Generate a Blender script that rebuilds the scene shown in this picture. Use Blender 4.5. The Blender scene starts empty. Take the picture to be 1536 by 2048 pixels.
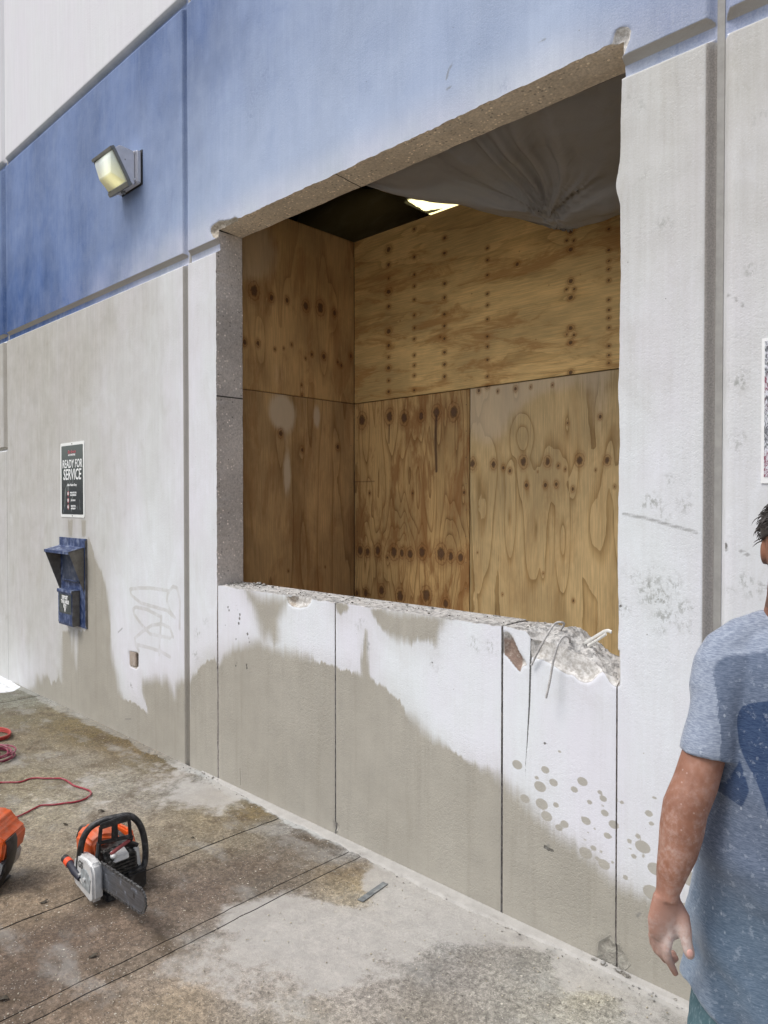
import bpy, bmesh, math, random
import numpy as np
from mathutils import Vector, Matrix, noise as mnoise

rng = np.random.default_rng(7)
random.seed(11)
R = math.radians
scene = bpy.context.scene
COL = scene.collection

# ------------------------------------------------------------------ camera
# The wall's face is the plane y = 0, x runs to the right along it, z is up.
YAW, PITCH, FPX = R(-43.646), R(-0.903), 1432.3
CAM = np.array([0.0, -2.4705, 1.72])
cd = bpy.data.cameras.new('camera')
cam = bpy.data.objects.new('camera', cd)
COL.objects.link(cam)
cam.location = CAM.tolist()
cam.rotation_euler = (R(90) + PITCH, 0, -YAW)
cd.sensor_fit = 'HORIZONTAL'
cd.sensor_width = 36.0
cd.lens = 36.0 * FPX / 1536.0
cd.clip_start = 0.05
cd.clip_end = 3000
scene.camera = cam

# ------------------------------------------------------------------ light
SUN_EL, SUN_AZ = R(58), R(205)      # azimuth the light comes from, clockwise from +y
w = bpy.data.worlds.new('World')
scene.world = w
w.use_nodes = True
wt = w.node_tree
sky = wt.nodes.new('ShaderNodeTexSky')
sky.sky_type = 'NISHITA'
sky.sun_disc = False
sky.sun_elevation = SUN_EL
sky.sun_rotation = SUN_AZ
sky.air_density = 1.0
sky.dust_density = 4.0
sky.ozone_density = 1.0
# overcast: the sky's colour is pulled towards the white of a closed cloud cover
hs = wt.nodes.new('ShaderNodeHueSaturation')
hs.inputs['Saturation'].default_value = 0.55
wt.links.new(sky.outputs[0], hs.inputs['Color'])
wt.links.new(hs.outputs[0], wt.nodes['Background'].inputs[0])
wt.nodes['Background'].inputs[1].default_value = 0.15
sd = bpy.data.lights.new('sun', 'SUN')
sd.energy = 1.3
sd.angle = R(20)
sd.color = (1.0, 0.975, 0.94)
so = bpy.data.objects.new('sun', sd)
COL.objects.link(so)
dirv = Vector((math.sin(SUN_AZ) * math.cos(SUN_EL), math.cos(SUN_AZ) * math.cos(SUN_EL), math.sin(SUN_EL)))
so.rotation_euler = dirv.to_track_quat('Z', 'Y').to_euler()
so.location = (0, -6, 8)

scene.view_settings.view_transform = 'Standard'
scene.view_settings.look = 'None'
scene.view_settings.gamma = 1
scene.view_settings.use_curve_mapping = False
scene.view_settings.exposure = 0.24
scene.render.engine = 'CYCLES'
scene.cycles.max_bounces = 6
scene.cycles.diffuse_bounces = 4
scene.cycles.transparent_max_bounces = 12

# ------------------------------------------------------------------ photo measurements -> metres
_f = np.array([math.sin(YAW) * math.cos(PITCH), math.cos(YAW) * math.cos(PITCH), math.sin(PITCH)])
_r = np.array([math.cos(YAW), -math.sin(YAW), 0.0])
_u = np.cross(_r, _f)


def ray(px, py):
    return _f + (px - 768) / FPX * _r + (1024 - py) / FPX * _u


def onwall(px, py, y=0.0):
    """the point of the plane y = const (wall face, back board ...) seen at a place of the photograph"""
    d = ray(px, py)
    return CAM + (y - CAM[1]) / d[1] * d


def onside(px, py, x):
    d = ray(px, py)
    return CAM + (x - CAM[0]) / d[0] * d


def onground(px, py, z=0.0):
    d = ray(px, py)
    return CAM + (z - CAM[2]) / d[2] * d


# ------------------------------------------------------------------ object helpers
def tag(o, label=None, cat=None, group=None, kind=None):
    if label: o['label'] = label
    if cat: o['category'] = cat
    if group: o['group'] = group
    if kind: o['kind'] = kind
    return o


def empty(name, loc, label, cat, group=None, rz=0.0, kind=None):
    o = bpy.data.objects.new(name, None)
    COL.objects.link(o)
    o.empty_display_size = 0.1
    o.location = tuple(float(v) for v in loc)
    o.rotation_euler = (0, 0, rz)
    return tag(o, label, cat, group, kind)


def adopt(o, parent, world=True):
    """parent o; with world=True o keeps standing where its mesh coordinates (world) put it"""
    o.parent = parent
    if world:
        p = parent
        m = Matrix.Identity(4)
        while p is not None:
            m = (p.matrix_parent_inverse @ Matrix.LocRotScale(p.location, p.rotation_euler, p.scale)
                 if p.parent else Matrix.LocRotScale(p.location, p.rotation_euler, p.scale)) @ m
            p = p.parent
        o.matrix_parent_inverse = m.inverted()
    return o


def npmesh(name, V, F, mats, parent=None, attrs=None, smooth=False, mat_index=None, world=True, cols=None):
    """mesh object from arrays; F is an (n,4) or (n,3) array or a list of faces"""
    me = bpy.data.meshes.new(name)
    V = np.asarray(V, dtype=np.float32)
    if isinstance(F, np.ndarray):
        k = F.shape[1]
        me.vertices.add(len(V)); me.vertices.foreach_set('co', V.ravel())
        me.loops.add(F.size); me.loops.foreach_set('vertex_index', F.astype(np.int32).ravel())
        me.polygons.add(len(F))
        me.polygons.foreach_set('loop_start', np.arange(0, F.size, k, dtype=np.int32))
        me.update(calc_edges=True)
    else:
        me.from_pydata(V.tolist(), [], F)
        me.update()
    for m in (mats if isinstance(mats, (list, tuple)) else [mats]):
        me.materials.append(m)
    if mat_index is not None:
        me.polygons.foreach_set('material_index', np.asarray(mat_index, dtype=np.int32))
    if smooth:
        me.polygons.foreach_set('use_smooth', np.ones(len(me.polygons), dtype=bool))
    for k, v in (attrs or {}).items():
        a = me.attributes.new(k, 'FLOAT', 'POINT')
        a.data.foreach_set('value', np.asarray(v, dtype=np.float32).ravel())
    for k, v in (cols or {}).items():
        a = me.attributes.new(k, 'FLOAT_COLOR', 'POINT')
        v = np.asarray(v, dtype=np.float32)
        a.data.foreach_set('color', np.concatenate([v, np.ones((len(v), 1), np.float32)], 1).ravel())
    o = bpy.data.objects.new(name, me)
    COL.objects.link(o)
    if parent is not None:
        adopt(o, parent, world)
    return o


class MB:
    """collects shapes and links them as one mesh object"""
    def __init__(s):
        s.V = []; s.F = []; s.M = []; s.mi = 0

    def add(s, V, F):
        b = len(s.V)
        s.V += [tuple(float(c) for c in v) for v in V]
        s.F += [tuple(int(i) + b for i in f) for f in F]
        s.M += [s.mi] * len(F)
        return s

    def box(s, x0, x1, y0, y1, z0, z1, M=None):
        V = [(x0, y0, z0), (x1, y0, z0), (x1, y1, z0), (x0, y1, z0), (x0, y0, z1), (x1, y0, z1), (x1, y1, z1), (x0, y1, z1)]
        if M is not None: V = [tuple(M @ Vector(v)) for v in V]
        return s.add(V, [(0, 3, 2, 1), (4, 5, 6, 7), (0, 1, 5, 4), (1, 2, 6, 5), (2, 3, 7, 6), (3, 0, 4, 7)])

    def prism(s, prof, axis, a, b, M=None):
        """closed profile extruded along an axis: prof in the two other axes (cyclic order)"""
        n = len(prof)
        def P(p, t):
            q = {'x': (t, p[0], p[1]), 'y': (p[0], t, p[1]), 'z': (p[0], p[1], t)}[axis]
            return tuple(M @ Vector(q)) if M is not None else q
        V = [P(p, a) for p in prof] + [P(p, b) for p in prof]
        F = [tuple(range(n))[::-1], tuple(range(n, 2 * n))] + [(i, (i + 1) % n, n + (i + 1) % n, n + i) for i in range(n)]
        return s.add(V, F)

    def tube(s, pts, rad, seg=12, cap=True, up=None, flat=None):
        """swept tube, rad a number or one radius (or (rx, ry)) per point"""
        pts = [Vector(p) for p in pts]
        n = len(pts)
        if not isinstance(rad, (list, tuple)) or (len(rad) == 2 and n != 2): rad = [rad] * n
        ref = Vector(up) if up else None
        V = []; F = []
        prevn = None
        for i, p in enumerate(pts):
            t = (pts[min(i + 1, n - 1)] - pts[max(i - 1, 0)])
            t = t.normalized() if t.length > 1e-9 else Vector((0, 0, 1))
            if ref is not None: nn = ref - t * ref.dot(t)
            elif prevn is None:
                a = Vector((0, 0, 1)) if abs(t.z) < 0.9 else Vector((1, 0, 0))
                nn = a - t * a.dot(t)
            else: nn = prevn - t * prevn.dot(t)
            nn.normalize(); prevn = nn
            bb = t.cross(nn)
            r = rad[i]
            rx, ry = (r if isinstance(r, (list, tuple)) else (r, r))
            for k in range(seg):
                a = 2 * math.pi * k / seg
                V.append(tuple(p + nn * (math.cos(a) * rx) + bb * (math.sin(a) * ry)))
        for i in range(n - 1):
            for k in range(seg):
                k2 = (k + 1) % seg
                F.append((i * seg + k, i * seg + k2, (i + 1) * seg + k2, (i + 1) * seg + k))
        if cap:
            F.append(tuple(range(seg))[::-1])
            F.append(tuple((n - 1) * seg + k for k in range(seg)))
        return s.add(V, F)

    def ball(s, c, r, seg=12, ring=8):
        rx, ry, rz = r if isinstance(r, (tuple, list)) else (r, r, r)
        V = []; F = []
        for i in range(ring + 1):
            th = math.pi * i / ring
            for k in range(seg):
                a = 2 * math.pi * k / seg
                V.append((c[0] + rx * math.sin(th) * math.cos(a), c[1] + ry * math.sin(th) * math.sin(a), c[2] + rz * math.cos(th)))
        for i in range(ring):
            for k in range(seg):
                k2 = (k + 1) % seg
                F.append((i * seg + k, (i + 1) * seg + k, (i + 1) * seg + k2, i * seg + k2))
        return s.add(V, F)

    def build(s, name, mats, parent=None, smooth=False, world=True, bevel=None, bseg=2):
        me = bpy.data.meshes.new(name)
        me.from_pydata(s.V, [], s.F)
        me.polygons.foreach_set('material_index', s.M)
        for m in (mats if isinstance(mats, (list, tuple)) else [mats]): me.materials.append(m)
        bm = bmesh.new(); bm.from_mesh(me)
        bmesh.ops.remove_doubles(bm, verts=bm.verts, dist=1e-6)
        bmesh.ops.recalc_face_normals(bm, faces=bm.faces)
        if bevel:
            ed = [e for e in bm.edges if len(e.link_faces) == 2 and e.calc_face_angle(0) > R(25)]
            bmesh.ops.bevel(bm, geom=ed, offset=bevel, segments=bseg, affect='EDGES', clamp_overlap=True)
        if smooth:
            for f in bm.faces: f.smooth = True
            for e in bm.edges:
                if len(e.link_faces) == 2 and e.calc_face_angle(0) > R(40): e.smooth = False
        bm.to_mesh(me); bm.free()
        o = bpy.data.objects.new(name, me)
        COL.objects.link(o)
        if parent is not None: adopt(o, parent, world)
        return o


def gridF(nu, nv, off=0):
    """quads of a grid with nu*nv vertices, v fastest"""
    i, j = np.meshgrid(np.arange(nu - 1), np.arange(nv - 1), indexing='ij')
    a = (i * nv + j).ravel()
    return np.stack([a, a + nv, a + nv + 1, a + 1], 1) + off


def seglist(pts, sc=1):
    return np.array(pts, float) * sc


def sd_poly(px, pz, poly):
    """signed distance to a closed polygon, negative inside"""
    P = np.asarray(poly, float)
    d = np.full(px.shape, 1e9); ins = np.zeros(px.shape, bool)
    n = len(P)
    for i in range(n):
        a = P[i]; b = P[(i + 1) % n]
        ex, ez = b - a
        wx = px - a[0]; wz = pz - a[1]
        t = np.clip((wx * ex + wz * ez) / (ex * ex + ez * ez + 1e-12), 0, 1)
        d = np.minimum(d, np.hypot(wx - ex * t, wz - ez * t))
        c = ((a[1] > pz) != (b[1] > pz))
        with np.errstate(divide='ignore', invalid='ignore'):
            xi = a[0] + (pz - a[1]) * ex / (ez if ez != 0 else 1e-12)
        ins ^= c & (px < xi)
    return np.where(ins, -d, d)


def sd_line(px, pz, line, hw):
    P = np.asarray(line, float)
    d = np.full(px.shape, 1e9)
    for i in range(len(P) - 1):
        a = P[i]; b = P[i + 1]; e = b - a
        wx = px - a[0]; wz = pz - a[1]
        t = np.clip((wx * e[0] + wz * e[1]) / (e @ e + 1e-12), 0, 1)
        d = np.minimum(d, np.hypot(wx - e[0] * t, wz - e[1] * t))
    return d - hw


def idw(px, pz, ctrl, p=3.0, eps=0.02):
    """smooth interpolation of values given at scattered places; ctrl: (x, z, v...)"""
    C = np.asarray(ctrl, float)
    num = np.zeros((C.shape[1] - 2,) + px.shape); den = np.zeros(px.shape)
    for c in C:
        wgt = 1.0 / (((px - c[0]) ** 2 + (pz - c[1]) ** 2) + eps) ** (p / 2)
        den += wgt
        for k in range(C.shape[1] - 2): num[k] += wgt * c[2 + k]
    return num / den


def lin(r, g, b):
    def c(v):
        v /= 255.0
        return v / 12.92 if v <= 0.04045 else ((v + 0.055) / 1.055) ** 2.4
    return (c(r), c(g), c(b))


# ------------------------------------------------------------------ material helpers
class Mat:
    def __init__(s, name, rough=0.8, color=(0.5, 0.5, 0.5), metal=0.0, spec=0.5):
        s.m = bpy.data.materials.new(name)
        s.m.use_nodes = True
        s.t = s.m.node_tree
        s.b = s.t.nodes['Principled BSDF']
        s.b.inputs['Roughness'].default_value = rough
        s.b.inputs['Metallic'].default_value = metal
        s.b.inputs['Base Color'].default_value = (*color, 1)
        s.b.inputs['Specular IOR Level'].default_value = spec
        s._pos = None

    def n(s, t): return s.t.nodes.new(t)

    def set(s, sock, v):
        if isinstance(v, bpy.types.NodeSocket): s.t.links.new(v, sock)
        elif isinstance(v, (tuple, list)):
            sock.default_value = (*v, 1) if (len(v) == 3 and sock.type == 'RGBA') else v
        else: sock.default_value = v

    def pos(s):
        if s._pos is None:
            s._pos = s.n('ShaderNodeNewGeometry').outputs['Position']
        return s._pos

    def obj(s): return s.n('ShaderNodeTexCoord').outputs['Object']

    def normal(s): return s.sep(s.n('ShaderNodeNewGeometry').outputs['Normal'])

    def attr(s, name, out='Fac'):
        a = s.n('ShaderNodeAttribute'); a.attribute_name = name
        return a.outputs[out]

    def math(s, op, a, b=0.0, c=None, clamp=False):
        m = s.n('ShaderNodeMath'); m.operation = op; m.use_clamp = clamp
        s.set(m.inputs[0], a); s.set(m.inputs[1], b)
        if c is not None: s.set(m.inputs[2], c)
        return m.outputs[0]

    def add(s, a, b): return s.math('ADD', a, b)
    def sub(s, a, b): return s.math('SUBTRACT', a, b)
    def mul(s, a, b): return s.math('MULTIPLY', a, b)
    def mx(s, a, b): return s.math('MAXIMUM', a, b)

    def ramp(s, v, a, b, lo=0.0, hi=1.0):
        m = s.n('ShaderNodeMapRange'); m.interpolation_type = 'SMOOTHSTEP'
        s.set(m.inputs[0], v); s.set(m.inputs[1], a); s.set(m.inputs[2], b)
        s.set(m.inputs[3], lo); s.set(m.inputs[4], hi)
        return m.outputs[0]

    def scale(s, v, sc, off=(0, 0, 0)):
        m = s.n('ShaderNodeMapping'); s.set(m.inputs['Vector'], v)
        m.inputs['Scale'].default_value = sc; m.inputs['Location'].default_value = off
        return m.outputs[0]

    def noise(s, v, sc=5.0, det=4.0, rough=0.55, dist=0.0, out='Fac'):
        m = s.n('ShaderNodeTexNoise')
        s.set(m.inputs['Vector'], v); s.set(m.inputs['Scale'], sc)
        m.inputs['Detail'].default_value = det; m.inputs['Roughness'].default_value = rough
        m.inputs['Distortion'].default_value = dist
        return m.outputs[out]

    def voro(s, v, sc=5.0, out='Distance', feature='F1', rnd=1.0):
        m = s.n('ShaderNodeTexVoronoi'); m.feature = feature
        s.set(m.inputs['Vector'], v); m.inputs['Scale'].default_value = sc
        m.inputs['Randomness'].default_value = rnd
        return m.outputs[out]

    def sep(s, v):
        m = s.n('ShaderNodeSeparateXYZ'); s.set(m.inputs[0], v); return m.outputs

    def comb(s, x, y, z):
        m = s.n('ShaderNodeCombineXYZ')
        for i, v in enumerate((x, y, z)): s.set(m.inputs[i], v)
        return m.outputs[0]

    def mix(s, f, a, b, mode='MIX'):
        m = s.n('ShaderNodeMix'); m.data_type = 'RGBA'; m.blend_type = mode
        s.set(m.inputs[0], f); s.set(m.inputs[6], a); s.set(m.inputs[7], b)
        return m.outputs[2]

    def gray(s, v):
        return s.comb(v, v, v)

    def vscale(s, col, f):
        """colour times a number"""
        m = s.n('ShaderNodeVectorMath'); m.operation = 'SCALE'
        s.set(m.inputs[0], col); s.set(m.inputs[3], f)
        return m.outputs[0]

    def color(s, c): s.set(s.b.inputs['Base Color'], c); return s
    def rough(s, v): s.set(s.b.inputs['Roughness'], v); return s

    def bump(s, h, strength=0.3, dist=0.01, prev=None):
        m = s.n('ShaderNodeBump')
        m.inputs['Strength'].default_value = strength; m.inputs['Distance'].default_value = dist
        s.set(m.inputs['Height'], h)
        if prev is not None: s.t.links.new(prev, m.inputs['Normal'])
        s.t.links.new(m.outputs[0], s.b.inputs['Normal'])
        return m.outputs[0]


def plain(name, col, rough=0.5, metal=0.0, var=0.12, sc=25.0, dirt=None, bump=0.0, spec=0.5):
    """a simple material with slight uneven colour and optional dust"""
    m = Mat(name, rough, col, metal, spec)
    p = m.obj()
    n1 = m.noise(p, sc, 5, 0.6)
    c = m.vscale(col, m.ramp(n1, 0.25, 0.75, 1 - var, 1 + var))
    if dirt is not None:
        dcol, amt = dirt
        nz = m.normal()[2]
        f = m.mul(m.ramp(m.noise(p, sc * 0.7, 6, 0.65), 0.45, 0.7), m.ramp(nz, -0.6, 0.9, 0.35, 1.0))
        c = m.mix(m.mul(f, amt), c, dcol)
        m.rough(m.ramp(f, 0, 1, rough, min(1, rough + 0.3)))
    m.color(c)
    if bump: m.bump(m.noise(p, sc * 6, 4), bump, 0.002)
    return m.m

# ------------------------------------------------------------------ WALL: where its marks are
def wpx(pts, y=0.0):
    return [(float(v[0]), float(v[2])) for v in (onwall(a, b, y) for a, b in pts)]


WET = [
    [(377, 1368), (388, 1350), (402, 1334), (416, 1322), (428, 1316), (436, 1336), (448, 1310), (470, 1299), (500, 1288), (520, 1283), (548, 1296), (575, 1303),
     (610, 1312), (640, 1324), (672, 1334), (700, 1340), (725, 1350), (760, 1368), (782, 1384), (805, 1412), (830, 1440), (858, 1470), (880, 1484),
     (905, 1500), (930, 1518), (955, 1530), (980, 1540), (1003, 1556), (1020, 1578), (1040, 1588), (1055, 1606), (1080, 1636), (1105, 1660),
     (1140, 1684), (1180, 1716), (1205, 1742), (1232, 1765), (1258, 1780), (1290, 1792), (1320, 1806), (1360, 1822), (1420, 1840), (1560, 1870), (1560, 2400), (377, 1900)],
    [(488, 1172), (505, 1188), (520, 1196), (578, 1196), (566, 1222), (556, 1240), (557, 1280), (548, 1292), (536, 1270), (528, 1296), (520, 1250), (510, 1222), (500, 1202)],
    [(672, 1195), (700, 1215), (690, 1222), (682, 1230), (676, 1226), (671, 1212)],
    [(737, 1215), (892, 1235), (878, 1262), (870, 1290), (858, 1280), (846, 1282), (838, 1274), (820, 1292), (812, 1280), (800, 1284), (782, 1270), (764, 1258), (752, 1240)],
    [(727, 1300), (731, 1260), (734, 1262), (736, 1345), (742, 1375), (724, 1350), (722, 1325)],
    [(176, 1068), (186, 1100), (193, 1126), (203, 1142), (210, 1166), (216, 1200), (221, 1250), (222, 1300), (228, 1330), (234, 1350), (238, 1380), (247, 1398),
     (262, 1402), (276, 1410), (288, 1420), (296, 1430), (297, 1424), (289, 1398), (284, 1380), (286, 1362), (300, 1362), (310, 1356), (325, 1362), (334, 1356), (343, 1380),
     (350, 1392), (352, 1372), (362, 1364), (376, 1358), (377, 1800), (60, 1500), (58, 1380), (70, 1374), (74, 1354), (79, 1356), (82, 1366), (86, 1352), (90, 1354), (94, 1348),
     (99, 1356), (102, 1370), (108, 1360), (113, 1364), (117, 1344), (121, 1362), (124, 1366), (124, 1300), (124, 1262), (140, 1262), (143, 1302), (147, 1262), (150, 1320), (153, 1336), (155, 1290), (156, 1262), (172, 1262)],
    [(136, 1040), (146, 1038), (144, 1072), (138, 1074)], [(162, 1038), (172, 1040), (172, 1074), (164, 1074)],
]
DROPS = [(178, 423, 28), (361, 456, 22), (305, 508, 12), (415, 540, 23), (327, 566, 32), (604, 533, 27), (551, 585, 19), (338, 680, 33), (431, 686, 16),
         (718, 603, 13), (740, 645, 19), (651, 668, 14), (736, 692, 8), (750, 739, 20), (830, 652, 10), (862, 668, 12), (1075, 639, 11), (1038, 742, 20),
         (487, 811, 22), (628, 790, 24), (606, 768, 9), (809, 815, 26), (1055, 808, 14), (767, 887, 19), (684, 840, 8), (640, 868, 7), (620, 915, 8), (967, 889, 15),
         (911, 922, 14), (998, 960, 38), (676, 968, 16), (625, 1000, 34), (726, 992, 9), (940, 1022, 15), (1003, 1027, 10), (745, 1075, 30), (800, 1062, 9),
         (885, 1160, 15), (1080, 1105, 38), (1060, 1260, 45), (1310, 1170, 46), (1360, 1320, 28), (1290, 1360, 30), (1365, 1460, 20), (455, 338, 9),
         (1005, 345, 6), (228, 645, 26), (700, 1035, 12), (790, 895, 7), (880, 805, 5), (915, 970, 8), (370, 760, 30), (450, 835, 20)]
TAG = [[(335, 1181), (300, 1176), (280, 1176), (260, 1178), (262, 1190), (282, 1206), (306, 1213), (334, 1221), (345, 1232)],
       [(318, 1232), (296, 1220), (272, 1214), (266, 1218), (268, 1228), (282, 1248), (300, 1268), (340, 1276)],
       [(346, 1274), (340, 1256), (324, 1248), (304, 1250), (284, 1264), (270, 1276), (271, 1290), (278, 1302)],
       [(271, 1288), (300, 1296), (322, 1303), (340, 1314)], [(323, 1232), (321, 1260), (318, 1310)],
       [(334, 1204), (335, 1188), (346, 1173), (354, 1176), (360, 1200), (359, 1258)], [(335, 1204), (340, 1222), (350, 1236)]]
SCUFF = [(1310, 1150, 14), (1345, 1165, 10), (1290, 1185, 12), (1318, 1200, 20), (1350, 1195, 12), (1365, 1215, 10), (1325, 1225, 16), (1300, 1165, 10), (1268, 1150, 8), (1366, 1240, 12),
         (1318, 1255, 6), (1245, 1215, 9), (1330, 1035, 10), (1300, 1000, 9), (1370, 1010, 8), (1335, 965, 7), (1480, 760, 12), (1510, 1180, 10), (1490, 1160, 8), (1465, 1180, 6), (1470, 880, 12),
         (1262, 200, 7), (1278, 218, 8), (1290, 350, 6), (1330, 440, 6), (1500, 545, 6), (1520, 230, 5), (735, 1290, 7), (925, 1180, 5), (868, 1330, 6), (720, 1250, 6), (948, 1290, 8),
         (980, 1290, 9), (395, 1270, 7), (392, 1310, 6), (412, 1245, 5), (960, 265, 10), (930, 300, 14), (1040, 285, 7), (945, 290, 9), (1010, 170, 8), (530, 150, 14), (510, 190, 14), (500, 230, 12)]
MARKS = [[(1247, 1028), (1290, 1036), (1340, 1050), (1393, 1065)], [(1482, 1102), (1500, 1112)], [(1514, 1163), (1536, 1176)], [(893, 158), (897, 140), (907, 124)], [(893, 180), (902, 172)],
         [(756, 244), (776, 234)], [(829, 205), (835, 202)], [(1076, 82), (1090, 78)], [(1116, 70), (1122, 68)], [(236, 1265), (245, 1256)], [(1455, 590), (1475, 600), (1487, 612)],
         [(1050, 1020), (1052, 1022)], [(250, 1438), (262, 1438)], [(1274, 1832), (1280, 1826)], [(1098, 1690), (1092, 1696)], [(1450, 1092), (1452, 1100), (1455, 1096)]]
PITS = [(155, 203, 4), (172, 290, 7), (179, 310, 7), (222, 283, 5), (232, 305, 5), (245, 335, 8), (243, 360, 9), (238, 390, 9), (155, 403, 5), (222, 487, 6), (292, 455, 9), (300, 480, 6), (303, 505, 5), (150, 605, 5),
        (225, 630, 5), (220, 650, 7), (286, 645, 8), (288, 665, 8), (284, 690, 4), (290, 240, 5)]
PITW = [(261, 1366, 2), (262, 1371, 2.4), (264, 1376, 1.5), (1091, 1695, 4), (1098, 1699, 4), (1105, 1702, 3), (1090, 1487, 3), (1095, 1490, 2), (1450, 1088, 3.5), (1453, 1096, 4), (125, 1066, 1), (126, 1060, 1),
        (148, 1068, 1), (126, 1052, .8), (865, 1326, 2), (1241, 1212, 3), (672, 1650, 3), (674, 1658, 4), (673, 1664, 3), (286, 165, 1), (450, 1305, 1), (463, 1440, 1), (636, 1422, 1),
        (1088, 1350, 1.5), (1500, 500, 1), (1470, 318, 1.2), (1440, 1150, 1.5), (1275, 380, 1), (1350, 560, 1), (1424, 640, 1.2), (560, 1160, .5)]
CHIPS = [[(425, 474), (420, 464), (421, 455), (431, 447), (438, 442), (452, 441), (462, 439), (470, 434), (480, 440), (445, 480), (434, 478)],
         [(1214, 98), (1224, 84), (1229, 62), (1242, 56), (1256, 54), (1262, 62), (1259, 80), (1254, 90), (1250, 104), (1244, 114), (1240, 128), (1230, 110)],
         [(572, 1192), (582, 1196), (592, 1188), (612, 1190), (624, 1194), (622, 1204), (614, 1213), (600, 1216), (586, 1214), (577, 1208)],
         [(1007, 1262), (1016, 1266), (1024, 1272), (1030, 1286), (1038, 1304), (1047, 1318), (1055, 1330), (1044, 1334), (1040, 1344), (1030, 1334), (1018, 1318), (1008, 1308)],
         [(1062, 1280), (1062, 1316), (1084, 1320), (1104, 1330), (1118, 1340), (1132, 1348), (1146, 1350), (1158, 1362), (1170, 1366), (1182, 1364), (1194, 1352), (1204, 1344), (1212, 1352),
          (1222, 1368), (1230, 1374), (1240, 1372), (1240, 1300), (1150, 1260)],
         [(1196, 1882), (1222, 1868), (1226, 1888), (1236, 1886), (1248, 1905), (1262, 1930), (1240, 1950), (1190, 1930)],
         [(666, 1640), (674, 1645), (680, 1652), (676, 1664), (668, 1662)], [(258, 1302), (276, 1306), (277, 1332), (272, 1338), (260, 1332)]]
# how dusty the paint is: (px, py, amount)
DUST_LO = [(60, 720, .12), (150, 720, .16), (60, 900, .24), (60, 1100, .26), (60, 1250, .32), (60, 1330, .55), (150, 1000, .30), (200, 640, .22), (200, 900, .40), (200, 1050, .48), (260, 800, .46), (100, 800, .18), (280, 620, .32),
           (300, 650, .50), (300, 900, .62), (300, 1100, .86), (260, 1250, .86), (350, 1000, .74), (350, 1250, .90), (350, 560, .60), (400, 560, .70), (400, 800, .80), (400, 1000, .84), (410, 1230, .86), (415, 1100, .8),
           (455, 1230, .96), (550, 1250, 1), (650, 1280, .97), (760, 1320, .97), (900, 1320, .98), (900, 1450, 1), (1000, 1400, .98), (1100, 1450, .98), (1150, 1600, .95), (1250, 1700, .9),
           (1290, 250, .40), (1290, 450, .48), (1290, 650, .62), (1290, 900, .80), (1290, 1100, .88), (1290, 1300, .95), (1330, 1500, .95), (1380, 300, .42), (1380, 700, .66), (1380, 1000, .80),
           (1500, 150, .34), (1500, 400, .44), (1500, 700, .58), (1500, 1000, .66), (1490, 1200, .74), (1270, 180, .44), (20, 1180, .35), (450, 1400, .05), (800, 1600, .03), (1150, 1850, .05)]
DUST_HI = [(60, 400, .20), (60, 600, .07), (20, 640, .05), (150, 330, .24), (150, 500, .18), (130, 620, .10), (200, 230, .22), (250, 420, .32), (230, 520, .26), (300, 100, .16), (340, 200, .28), (330, 300, .38), (330, 400, .44),
           (300, 540, .48), (350, 480, .58), (400, 30, .16), (430, 120, .30), (400, 250, .50), (420, 340, .58), (410, 430, .70), (500, 40, .36), (520, 150, .50), (520, 260, .64), (500, 350, .70), (500, 400, .78), (620, 60, .54),
           (620, 200, .66), (620, 320, .74), (750, 60, .60), (750, 200, .70), (730, 290, .74), (900, 60, .60), (880, 180, .70), (1000, 40, .56), (1000, 130, .68), (930, 250, .62), (1050, 170, .60), (1090, 110, .96), (1075, 140, .95), (1110, 90, .90),
           (1160, 50, .50), (1200, 90, .50), (1290, 40, .42), (1380, 20, .36), (1330, 100, .46), (1420, 60, .45), (1500, 20, .36), (10, 450, .2)]
POLE = [(a, b) for a, b in [(1241, 300)]]


def conv(ctrl):
    out = []
    for c in ctrl:
        v = onwall(c[0], c[1]); out.append((v[0], v[2], *c[2:]))
    return out


def mz(py, px, r):
    """radius in the photograph -> metres on the wall"""
    return abs(onwall(px, py - r)[2] - onwall(px, py)[2])


XL, XR, ZS, ZT = -3.770, -1.178, 1.205, 3.370      # the sawn opening
THK = 0.19
VG = [(-4.153, -4.135, -4.108, -4.090), (-0.880, -0.857, -0.830, -0.808)]
VG0 = (-7.40, -7.375, -7.335, -7.31)               # stops at z = 2.21
HG = [(3.235, 3.255, 3.297, 3.317), (4.880, 4.900, 4.940, 4.960)]
GD = 0.032


def groove(t, g):
    a, b, c, d = g
    return np.interp(t, [a, b, c, d], [0, GD, GD, 0], left=0, right=0)


def vnoise(x, y, seed=0):
    """cheap smooth value noise, -1..1, period free"""
    x = np.asarray(x, float); y = np.asarray(y, float)
    xi = np.floor(x).astype(np.int64); yi = np.floor(y).astype(np.int64)
    fx = x - xi; fy = y - yi
    fx = fx * fx * (3 - 2 * fx); fy = fy * fy * (3 - 2 * fy)
    def h(a, b):
        n = (a * 374761393 + b * 668265263 + seed * 1442695041) & 0x7fffffff
        n = ((n ^ (n >> 13)) * 1274126177) & 0x7fffffff
        n = (n ^ (n >> 16)) & 0xffff
        return n / 32767.5 - 1
    return (h(xi, yi) * (1 - fx) + h(xi + 1, yi) * fx) * (1 - fy) + (h(xi, yi + 1) * (1 - fx) + h(xi + 1, yi + 1) * fx) * fy


def fbm(x, y, seed=0, o=4):
    s = 0; a = 1; t = 0
    for i in range(o):
        s = s + a * vnoise(x * 2 ** i, y * 2 ** i, seed + i * 17); t += a; a *= 0.55
    return s / t


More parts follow.
